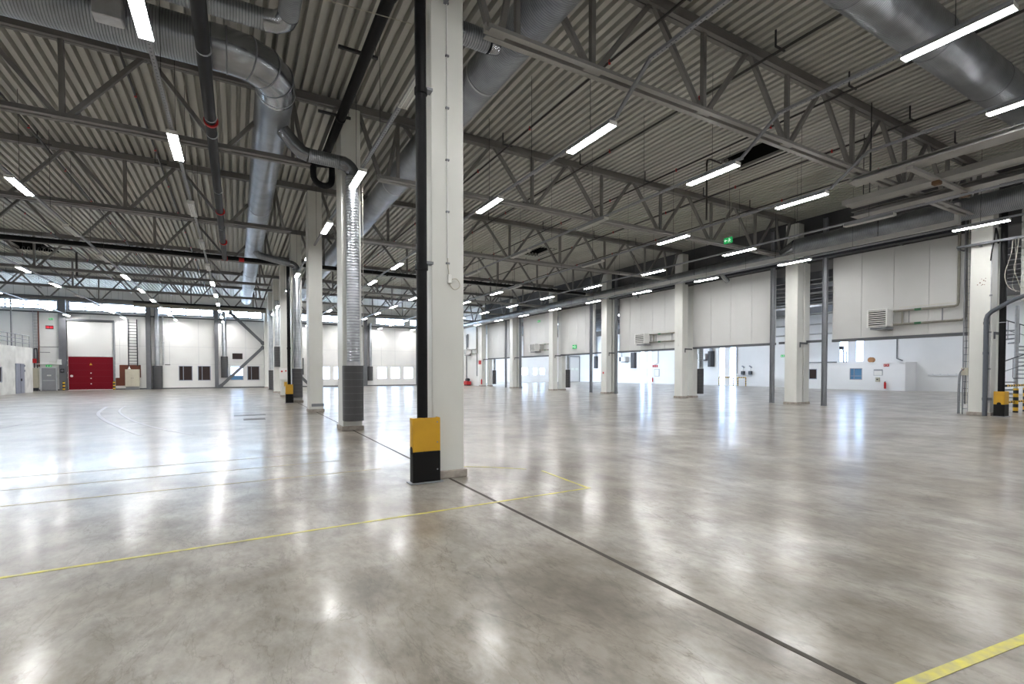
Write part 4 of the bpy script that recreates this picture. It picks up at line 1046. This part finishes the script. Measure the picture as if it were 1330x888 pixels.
t = thing('wall_pipe', 'thin dark pipes on the end wall above the grey door', 'pipe', (-15, YF - .05, 3.5))
for z, a, b in ((4.05, -15.9, -14.4), (3.55, -15.7, -15.0)): MB().tube([(a, YF - .04, z), (b, YF - .04, z)], .025, 8).build('pipe', M['steel'], t)
# ladder, brown boards, cabinet
t = thing('wall_ladder', 'black steel ladder on the end wall above the brown boards', 'ladder', (-8.85, YF - .2, 2.3))
for x in (-9.2, -8.5): MB().box(x - .045, x + .045, YF - .26, YF - .18, 2.3, 6.9).build('side_rail', M['dark'], t)
for i in range(15): MB().tube([(-9.17, YF - .22, 2.5 + i * .29), (-8.53, YF - .22, 2.5 + i * .29)], .028, 8).build('rung', M['dark'], t)
for z in (2.6, 4.6, 6.6):
    for x in (-9.2, -8.5): MB().box(x - .02, x + .02, YF - .2, YF, z, z + .04).build('wall_bracket', M['dark'], t)
t = thing('backing_board', 'dark brown boards on the end wall behind the beige cabinet', 'board', (-9.2, YF - .03, 1.5))
MB().bbox(-9.95, -8.27, YF - .04, YF, 1.16, 2.42, .005).build('upper_board', M['brown'], t)
MB().bbox(-10.25, -9.4, YF - .04, YF, .38, 1.16, .005).build('lower_board', M['brown'], t)
t = thing('metal_cabinet', 'beige two-door metal cabinet in front of the brown boards', 'cabinet', (-8.9, YF - .3, 0))
MB().bbox(-9.45, -8.35, YF - .5, YF - .05, .3, 1.98, .01).build('body', M['beige'], t)
MB().bbox(-9.42, -8.38, YF - .45, YF - .08, 0, .3, .01).build('base', M['steel2'], t)
for a, b in ((-9.44, -8.91), (-8.89, -8.36)):
    dd = MB().bbox(a, b, YF - .52, YF - .5, .32, 1.96, .006).build('door', M['beige'], t)
    hx = b - .06 if a < -9 else a + .06
    MB().box(hx - .012, hx + .012, YF - .545, YF - .52, 1.05, 1.2).build('handle', M['steel'], dd)
t = thing('funnel_lamp', 'small white cone lamp above the beige cabinet', 'lamp', (-9.15, YF - .3, 2.1))
MB().tube([(-9.15, YF - .3, 2.0), (-9.15, YF - .3, 2.16), (-9.15, YF - .3, 2.24)], [.13, .05, .03], 14).build('shade', M['white'], t)
MB().box(-9.17, -9.13, YF - .3, YF, 2.24, 2.27).build('arm', M['white'], t)
t = thing('wall_screen', 'black flat screen on the end wall between the braces', 'screen', (.12, YF - .05, 3.4))
MB().bbox(-.36, .6, YF - .12, YF - .04, 3.1, 3.72, .015).build('screen_case', M['dark'], t)
MB().box(-.33, .57, YF - .125, YF - .12, 3.13, 3.69).build('screen_glass', M['darkglass'], t)
MB().box(.05, .2, YF - .04, YF, 3.3, 3.5).build('wall_mount', M['steel'], t)
t = thing('wall_pipe', 'small dark shelf bracket on the end wall beside the wide dark duct cabinet', 'bracket', (-6.1, YF - .05, 2.45))
MB().bbox(-6.3, -5.85, YF - .08, YF, 2.42, 2.5, .01).build('bracket', M['trim'], t)
t = thing('drain_pipe', 'zinc pipe on the end wall beside the wide dark duct cabinet', 'pipe', (-6.72, YF - .2, 2.4))
MB().tube([(-6.42, YF - .15, 2.4), (-6.42, YF - .15, 8.2)], .07, 12).build('pipe', M['zinc'], t)
MB().bbox(-6.52, -6.32, YF - .25, YF, 4.6, 4.7, .01).build('clip', M['zinc'], t)
t = thing('equipment_locker', 'beige equipment locker with black pipework beside the block office', 'locker', (-15.95, YF - .4, 0))
MB().bbox(-16.15, -15.78, YF - .4, YF - .05, .28, 2.1, .01).build('body', M['beige'], t)
MB().bbox(-16.13, -15.8, YF - .38, YF - .08, 0, .28, .01).build('base', M['dark'], t)
MB().tube(smooth([(-16.05, YF - .2, 2.1), (-16.05, YF - .2, 3.7), (-15.95, YF - .2, 3.85), (-15.85, YF - .2, 3.7), (-15.85, YF - .2, 2.1)], 5), .045, 10).build('pipe_loop', M['dark'], t)
MB().box(-16.17, -15.9, YF - .25, YF - .05, 2.55, 2.95).build('red_sign', M['sred'], t)
t = thing('cable_ladder', 'zinc vertical cable ladder on the end wall beside the block office', 'cable ladder', (-15.85, YF - .1, 2.2))
for x in (-16.12, -15.72): MB().box(x - .02, x + .02, YF - .12, YF - .06, 2.2, 7.3).build('side_rail', M['zinc'], t)
for i in range(18): MB().box(-16.12, -15.72, YF - .1, YF - .07, 2.4 + i * .27, 2.43 + i * .27).build('rung', M['zinc'], t)
MB().box(-15.78, -15.7, YF - .2, YF - .12, 2.2, 7.3).build('cable_bundle', M['brown'], t)

# ------------------------------------------------------------------ block office in the corner
wall('wall_office', 'x', -15.3, -15.1, 36.0, 56.3, 0, 3.64, [(48.9, 50.1, .95, 2.12)], M['block'], 'rough white block wall of the corner office')
tag(MB().box(XW, -15.3, 56.1, 56.3, 0, 3.64).box(XW, -15.3, 36, 36.2, 0, 3.64).build('wall_office_end', M['block']), 'end walls of the block office', 'wall', kind='structure')
tag(MB().box(XW, -15.1, 36, 56.3, 3.64, 3.76).build('trim_5', M['block']), 'flat roof slab of the block office', 'office roof', kind='structure')
window('x', -15.18, 48.9, 50.1, .95, 2.12, [], [], 'dark window in the block office wall', 'frame', 'darkglass')
t = tag(MB().bbox(-15.1, -15.04, 52.5, 54.25, .02, 2.4, .01).build('door_3', M['bluegrey']), 'blue grey double door in the block office wall', 'door', kind='structure')
MB().box(-15.038, -15.03, 53.36, 53.39, .05, 2.38).build('door_gap', M['dark'], t)
MB().bbox(-15.04, -14.98, 53.45, 53.5, 1.0, 1.2, .01).build('door_handle', M['dark'], t)
for z in (1.75, 2.15): MB().bbox(-15.05, -15.0, 54.2, 54.3, z, z + .15, .01).build('hinge', M['bluegrey'], t)
t = thing('roof_railing', 'grey tube railing along the roof edge of the block office', 'railing', (-15.2, 46, 3.76))
for z in (4.1, 4.42, 4.74): MB().tube([(-15.2, 36.2, z), (-15.2, 56.1, z)], .028, 8).build('rail', M['steel2'], t)
for i in range(14): MB().tube([(-15.2, 36.4 + i * 1.51, 3.76), (-15.2, 36.4 + i * 1.51, 4.74)], .03, 8).build('post', M['steel2'], t)
t = thing('roof_post', 'tall thin grey post standing on the block office roof', 'post', (-15.3, 52.6, 3.76))
MB().tube([(-15.3, 52.6, 3.76), (-15.3, 52.6, 7.6)], .05, 10).build('pole', M['steel2'], t)
MB().bbox(-15.4, -15.2, 52.5, 52.7, 3.76, 3.79, .005).build('foot', M['steel2'], t)

# ------------------------------------------------------------------ end bay of the panelled wall
def extinguisher(x, y, label, z=.15, dx=-1):
    t = thing('fire_extinguisher', label, 'fire extinguisher', (x, y, z), 'fire extinguishers')
    MB().tube([(x, y, z), (x, y, z + .03), (x, y, z + .5), (x, y, z + .58)], [.07, .085, .085, .04], 16).build('bottle', M['sred'], t)
    MB().tube([(x, y, z + .58), (x, y, z + .66)], .03, 10).build('valve', M['dark'], t)
    MB().tube(smooth([(x, y, z + .63), (x + .06, y + .1, z + .55), (x + .05, y + .11, z + .25)], 5), .012, 6).build('hose', M['dark'], t)
extinguisher(25.6, 57.6, 'red fire extinguisher on the floor of the white end bay, nearer the corner', .02)
extinguisher(25.55, 56.6, 'red fire extinguisher on the floor of the white end bay, nearer the red box column', .02)
t = thing('hose_cart', 'small red machine with dark top on the floor of the white end bay', 'machine', (25.2, 56.0, 0))
MB().bbox(24.9, 25.5, 55.6, 56.6, .1, .55, .05).build('body', M['sred'], t)
MB().tube([(25.2, 55.75, .72), (25.2, 56.35, .72)], .2, 14).build('motor', M['dark'], t)
for y in (55.75, 56.4): MB().tube([(24.92, y, .1), (25.48, y, .1)], .1, 12).build('wheel', M['dark'], t)
extinguisher(25.0, YK(7) - .15, 'red fire extinguisher at the foot of the red box column', .25)
t = thing('wall_pipe', 'dark vertical pipes on the white end bay of the panelled wall', 'pipe', (XE - .1, 57, .9))
MB().tube([(XE - .1, 57.7, .9), (XE - .1, 57.7, 6.4), (XE - .1, 57.3, 6.5), (XE - .1, 57.3, 4.8)], .06, 10).build('pipe', M['steel'], t)
MB().tube([(XE - .1, 54.6, 1.2), (XE - .1, 54.6, 7.0)], .05, 10).build('pipe', M['steel'], t)

# ------------------------------------------------------------------ inside the neighbouring hall
wall('wall_box_room', 'x', 50.5, 50.65, 20.2, 30.5, 0, 2.45, [(23.55, 24.6, .95, 2.02), (27.6, 28.4, .95, 1.98)], M['hallwhite'], 'low white box room wall in the neighbouring hall')
tag(MB().box(50.66, X2, 20.2, 20.35, 0, 2.45).box(50.5, X2, 30.35, 30.5, 0, 2.45).box(50.45, X2, 20.15, 30.55, 2.45, 2.55).build('wall_box_side', M['hallwhite']), 'sides and roof of the low white box room', 'wall', kind='structure')
window('x', 50.55, 23.55, 24.6, .95, 2.02, [24.25], [1.3], 'blue window in the low white box room', 'frame', 'blueglass')
window('x', 50.55, 27.6, 28.4, .95, 1.98, [], [], 'dark window in the low white box room beside the grey post', 'frame', 'darkglass')
extinguisher(50.38, 21.65, 'red fire extinguisher on the low white box room', .18)
t = thing('fire_sign', 'red fire extinguisher sign on the white box room', 'sign', (50.48, 21.6, 2.25))
MB().bbox(50.46, 50.5, 21.42, 21.6, 2.15, 2.38, .004).bbox(50.46, 50.5, 21.64, 21.82, 2.15, 2.38, .004).build('plate', M['sred'], t)
MB().box(50.455, 50.46, 21.48, 21.54, 2.2, 2.33).box(50.455, 50.46, 21.7, 21.76, 2.2, 2.33).build('pictogram', M['paper'], t)
t = thing('notice_board', 'grey framed notice board on the white box room', 'notice board', (50.48, 22.25, 1.6))
MB().bbox(50.46, 50.5, 21.9, 22.6, 1.35, 1.9, .005).build('frame', M['greydoor'], t)
MB().box(50.455, 50.46, 21.93, 22.57, 1.38, 1.78).build('sheet', M['paper'], t)
t = thing('telephone', 'pale wall telephone below the notice board on the white box room', 'telephone', (50.45, 22.25, .95))
MB().bbox(50.38, 50.5, 22.1, 22.42, .78, 1.18, .02).build('case', M['beige'], t)
MB().bbox(50.35, 50.38, 22.2, 22.32, .95, 1.05, .005).build('panel', M['dark'], t)
t = thing('robot_arm', 'small dark arm machine with a square head on the box room roof', 'machine', (51.0, 25.2, 2.55))
MB().tube([(51.0, 25.4, 2.55), (51.0, 25.4, 3.6), (51.0, 25.5, 3.9)], .06, 10).build('mast', M['steel2'], t)
MB().tube([(51.0, 25.15, 2.55), (51.0, 25.15, 3.7)], .04, 8).build('pipe', M['steel'], t)
MB().bbox(50.85, 51.15, 25.4, 25.75, 3.85, 4.15, .03).build('head', M['dark'], t)
t = thing('hose_reel', 'brown round reel lying on the roof of the white box room', 'reel', (50.9, 23.0, 2.55))
MB().tube([(50.75, 23.0, 2.78), (50.8, 23.0, 2.78)], .24, 16).tube([(51.05, 23.0, 2.78), (51.1, 23.0, 2.78)], .24, 16).tube([(50.8, 23, 2.78), (51.05, 23, 2.78)], .12, 12).build('drum', mat('wood_reel', (.35, .18, .08), .6), t)
t = thing('pipe_stack', 'pile of grey tubes lying on the roof of the white box room', 'pipes', (51, 27.4, 2.55))
for i in range(4): MB().tube([(50.75 + i * .16, 25.9 + .2 * i, 2.62), (50.75 + i * .16, 28.8 + .1 * i, 2.62)], .065, 10).build('tube', M['zinc' if i % 2 else 'steel2'], t)
def barrier(y0, y1, x, label, h=1.02, group='black and yellow barriers', axis='y'):
    t = thing('safety_barrier', label, 'barrier', (x, (y0 + y1) / 2, 0), group)
    for y in (y0, y1): MB().tube([(x, y, 0), (x, y, h)], .06, 12).build('post', M['hz'], t)
    MB().tube([(x, y0, h), (x, y1, h)], .06, 12).build('rail', M['hx'], t)
barrier(38.2, 40.2, X2 - .4, 'wide black and yellow barrier in front of the tall windows of the neighbouring hall')
barrier(36.55, 37.6, X2 - .4, 'narrow black and yellow barrier beside the two black boxes')
for y, nm in ((37.1, 'nearer the tall windows'), (36.15, 'nearer the grey post')):
    t = thing('valve_box', 'black square valve box on the neighbouring hall wall, ' + nm, 'valve box', (X2 - .15, y, 1.55))
    MB().bbox(X2 - .3, X2 - .02, y - .2, y + .2, 1.35, 1.78, .03).build('case', M['dark'], t)
    MB().tube([(X2 - .15, y, 1.35), (X2 - .15, y, 1.2)], .06, 10).build('pipe', M['zinc'], t)
    MB().bar((X2 - .12, y - .15, 2.2), (X2 - .12, y + .15, 2.38), .12, .12).build('lever', M['bluegrey'], t)
    MB().tube([(X2 - .1, y, 1.78), (X2 - .1, y, 2.25)], .02, 6).build('stem', M['zinc'], t)
t = thing('wall_pipe', 'thin grey drop pipe on the neighbouring hall wall beside the black boxes', 'pipe', (X2 - .06, 37.95, 1.5))
MB().tube([(X2 - .06, 37.95, 1.5), (X2 - .06, 37.95, 5.5)], .04, 8).build('pipe', M['steel2'], t)
MB().tube([(X2 - .1, 38.0, 1.25), (X2 - .1, 36.0, 1.25)], .05, 8).build('manifold', M['zinc'], t)
t = thing('wall_pipe', 'thin grey drop pipe on the neighbouring hall wall beside the red signs', 'pipe', (X2 - .06, 50.6, 3))
MB().tube([(X2 - .06, 50.6, 2.9), (X2 - .06, 50.6, 5.5)], .04, 8).build('pipe', M['steel2'], t)
MB().tube([(X2 - .06, 50.6, 2.9), (X2 - .06, 51.3, 2.7)], .03, 8).build('branch', M['steel2'], t)
extinguisher(X2 - .12, 51.6, 'red fire extinguisher on the neighbouring hall wall beside tall windows', .25)
t = thing('fire_sign', 'red signs on the neighbouring hall wall above the extinguisher', 'sign', (X2 - .03, 51.2, 2.5))
for i in range(3): MB().bbox(X2 - .04, X2, 50.7 + i * .36, 50.96 + i * .36, 2.35, 2.68, .004).build('plate', M['sred'], t)
t = thing('notice_board', 'white notice board on the neighbouring hall wall beside the extinguisher', 'notice board', (X2 - .03, 50.9, 1.6))
MB().bbox(X2 - .04, X2, 50.4, 51.35, 1.05, 2.1, .005).build('frame', M['greydoor'], t)
MB().box(X2 - .046, X2 - .04, 50.46, 51.29, 1.1, 2.05).build('sheet', M['paper'], t)
def hall_heater(y, label):
    t = thing('hall_heater', label, 'heater', (X2 - .4, y, 3.3), 'heaters of the neighbouring hall')
    MB().bbox(X2 - .75, X2 - .1, y - .75, y + .35, 3.3, 4.0, .03).build('casing', M['white'], t)
    MB().bbox(X2 - .7, X2 - .15, y + .35, y + .75, 3.32, 3.98, .02).build('fan_box', M['dark'], t)
    MB().tube([(X2 - .4, y + .5, 3.98), (X2 - .4, y + .5, 5.5)], .12, 10).build('pipe', M['zinc'], t)
    MB().box(X2 - .7, X2, y - .6, y + .3, 3.15, 3.25).build('bracket', M['steel2'], t)
hall_heater(42.8, 'white unit heater with dark fan box on the neighbouring hall wall near the barrier windows')
hall_heater(57.3, 'white unit heater with dark fan box on the neighbouring hall wall near the doorway')
hall_heater(30.8, 'white unit heater with dark fan box seen beside the grey post')
t = tag(MB().bbox(50.35, 52.35, Y2 - .06, Y2, .03, 4.3, .01).build('door_4', M['hallwhite']), 'tall white gate with two small bright panes in the neighbouring hall', 'door', kind='structure')
MB().box(50.2, 50.35, Y2 - .12, Y2, 0, 4.45).box(52.35, 52.48, Y2 - .12, Y2, 0, 4.45).box(50.35, 52.35, Y2 - .12, Y2, 4.3, 4.45).build('door_frame', M['steel2'], t)
for a in (50.7, 51.6): MB().box(a, a + .5, Y2 - .07, Y2 - .06, 2.05, 2.35).build('pane', M['whiteglow'], t)  # panes given a glow of their own to look bright; no lamp here
t = thing('wall_box', 'dark cable drop with switch box on the neighbouring hall wall past the gate', 'switch box', (X2 - .05, 63, 1.7))
MB().tube([(X2 - .05, 62.0, 2.0), (X2 - .05, 62.0, 5.5)], .05, 8).build('cable', M['steel'], t)
MB().bbox(X2 - .15, X2, 61.7, 62.3, 1.6, 2.05, .02).build('case', M['steel'], t)
t = thing('wall_rail', 'long pale shelf rail on the bare wall of the neighbouring hall', 'rail', (X2 - .1, 17.5, 1.4))
MB().box(X2 - .1, X2, 16.0, 19.3, 1.33, 1.45).build('rail', M['wframe'], t)
for i in range(6): MB().bbox(X2 - .14, X2 - .02, 16.3 + i * .52, 16.42 + i * .52, 1.45, 1.52, .01).build('hook', M['wframe'], t)
t = thing('wall_pipe', 'thin grey pipe with foot on the bare wall beyond the box room', 'pipe', (X2 - .06, 21.7, 2.9))
MB().tube([(X2 - .06, 21.65, 2.9), (X2 - .06, 21.65, 5.6)], .05, 8).build('pipe', M['steel2'], t)
MB().tube([(X2 - .06, 21.65, 2.9), (X2 - .06, 21.2, 2.7)], .05, 8).build('foot', M['steel2'], t)
# black and yellow post far off, seen between post and column
t = thing('bollard', 'black and yellow post by the neighbouring hall wall beside a hose', 'bollard', (X2 - .4, 33.5, 0), None)
MB().tube([(X2 - .4, 33.4, .01), (X2 - .4, 33.4, 1.0), (X2 - .4, 33.4, 1.05)], [.12, .12, .06], 14).build('post', M['hz'], t)
# spiral stair and barrier past the nearest wall column
sx, sy, rr = 34.2, 9.0, 1.25
t = thing('spiral_stair', 'grey steel spiral stair behind the guard of the nearest wall column', 'stair', (sx, sy, 0))
MB().tube([(sx, sy, 0), (sx, sy, 5.0)], .08, 16).build('centre_pole', M['zinc'], t)
N = 19; rail_pts = []; rail2 = []
for i in range(N):
    a0 = R(70 + i * 20); a1 = R(70 + (i + 1) * 20); z = .2 + i * .2
    vs = []
    for zz in (z - .055, z):
        for q, ang in ((.08, a0), (rr, a0), (rr, a1), (.08, a1)): vs.append((sx + q * math.cos(ang), sy + q * math.sin(ang), zz))
    MB().add(vs, [(3, 2, 1, 0), (4, 5, 6, 7), (0, 1, 5, 4), (1, 2, 6, 5), (2, 3, 7, 6), (3, 0, 4, 7)]).build('tread', M['steel2'], t)
    MB().tube([(sx + rr * math.cos(a0), sy + rr * math.sin(a0), z), (sx + rr * math.cos(a0), sy + rr * math.sin(a0), z + .95)], .016, 8).build('baluster', M['steel'], t)
    rail_pts.append((sx + rr * math.cos(a0), sy + rr * math.sin(a0), z + .95)); rail2.append((sx + rr * math.cos(a0), sy + rr * math.sin(a0), z + .45))
MB().tube(smooth(rail_pts, 3), .028, 8).build('handrail', M['steel'], t)
MB().tube(smooth(rail2, 3), .018, 8).build('knee_rail', M['steel2'], t)
t = thing('safety_barrier', 'black and yellow barrier behind the guard of the nearest wall column', 'barrier', (28.6, 7.4, 0), 'black and yellow barriers')
for x in (28.15, 29.3): MB().tube([(x, 7.4, 0), (x, 7.4, 1.0)], .085, 14).build('post', M['hz'], t)
for z in (1.12, .45): MB().tube([(27.2, 7.45, z), (30.2, 7.45, z)], .045, 12).build('rail', hazard('hazard_rail', 'X', 1.1), t)

# ------------------------------------------------------------------ light: daylight sky through the windows, added fill lights in the neighbouring hall
W = bpy.data.worlds.new('sky'); S.world = W; W.use_nodes = True
bg = W.node_tree.nodes['Background']
bg.inputs[0].default_value = (.62, .79, 1.0, 1); bg.inputs[1].default_value = 38.0
def area(name, loc, sx, sy, power, rot=(0, 0, 0), col=(1, 1, 1), portal=False):
    l = bpy.data.lights.new(name, 'AREA'); l.shape = 'RECTANGLE'; l.size = sx; l.size_y = sy; l.energy = power; l.color = col
    if portal: l.cycles.is_portal = True
    o = bpy.data.objects.new(name, l); COL.objects.link(o); o.location = loc; o.rotation_euler = rot
    return o
for i, x in enumerate((31, 39, 47)):
    for j, y in enumerate((4, 14, 24, 34, 44, 54, 64)):
        area('hall_fill_light', (x, y, 7.3), .4, 3.0, 330, (0, 0, 0), (.93, .96, 1.0))  # unseen area lights added under the ceiling to brighten this hall
for a, b in segs:
    area('daylight_portal', ((a + b) / 2, YF + .3, 7.94), b - a, .9, 1, (R(-90), 0, 0), portal=True)

# ------------------------------------------------------------------ camera
yaw, pit, rol = R(29.398), R(-1.2387), R(-.0463)
F = Vector((math.sin(yaw) * math.cos(pit), math.cos(yaw) * math.cos(pit), math.sin(pit)))
R0 = Vector((math.cos(yaw), -math.sin(yaw), 0)); U0 = R0.cross(F)
Rv = R0 * math.cos(rol) + U0 * math.sin(rol); Uv = Rv.cross(F)
cam = bpy.data.cameras.new('camera'); co = bpy.data.objects.new('camera', cam); COL.objects.link(co)
mw = Matrix(((Rv.x, Uv.x, -F.x, 0), (Rv.y, Uv.y, -F.y, 0), (Rv.z, Uv.z, -F.z, 1.7), (0, 0, 0, 1)))
co.matrix_world = mw
cam.sensor_width = 36; cam.lens = 635.16 / 1330 * 36; cam.shift_y = (496.586 - 444) / 1330
cam.clip_end = 300; cam.clip_start = .05
S.camera = co
vs = S.view_settings
S.display_settings.display_device = 'sRGB'
vs.view_transform = 'Standard'; vs.look = 'None'; vs.exposure = 0.0; vs.gamma = 1.0; vs.use_curve_mapping = False
S.cycles.max_bounces = 8; S.cycles.diffuse_bounces = 5; S.cycles.glossy_bounces = 4; S.cycles.transparent_max_bounces = 12
S.cycles.sample_clamp_indirect = 12
S.cycles.use_denoising = True
S.cycles.use_light_tree = True
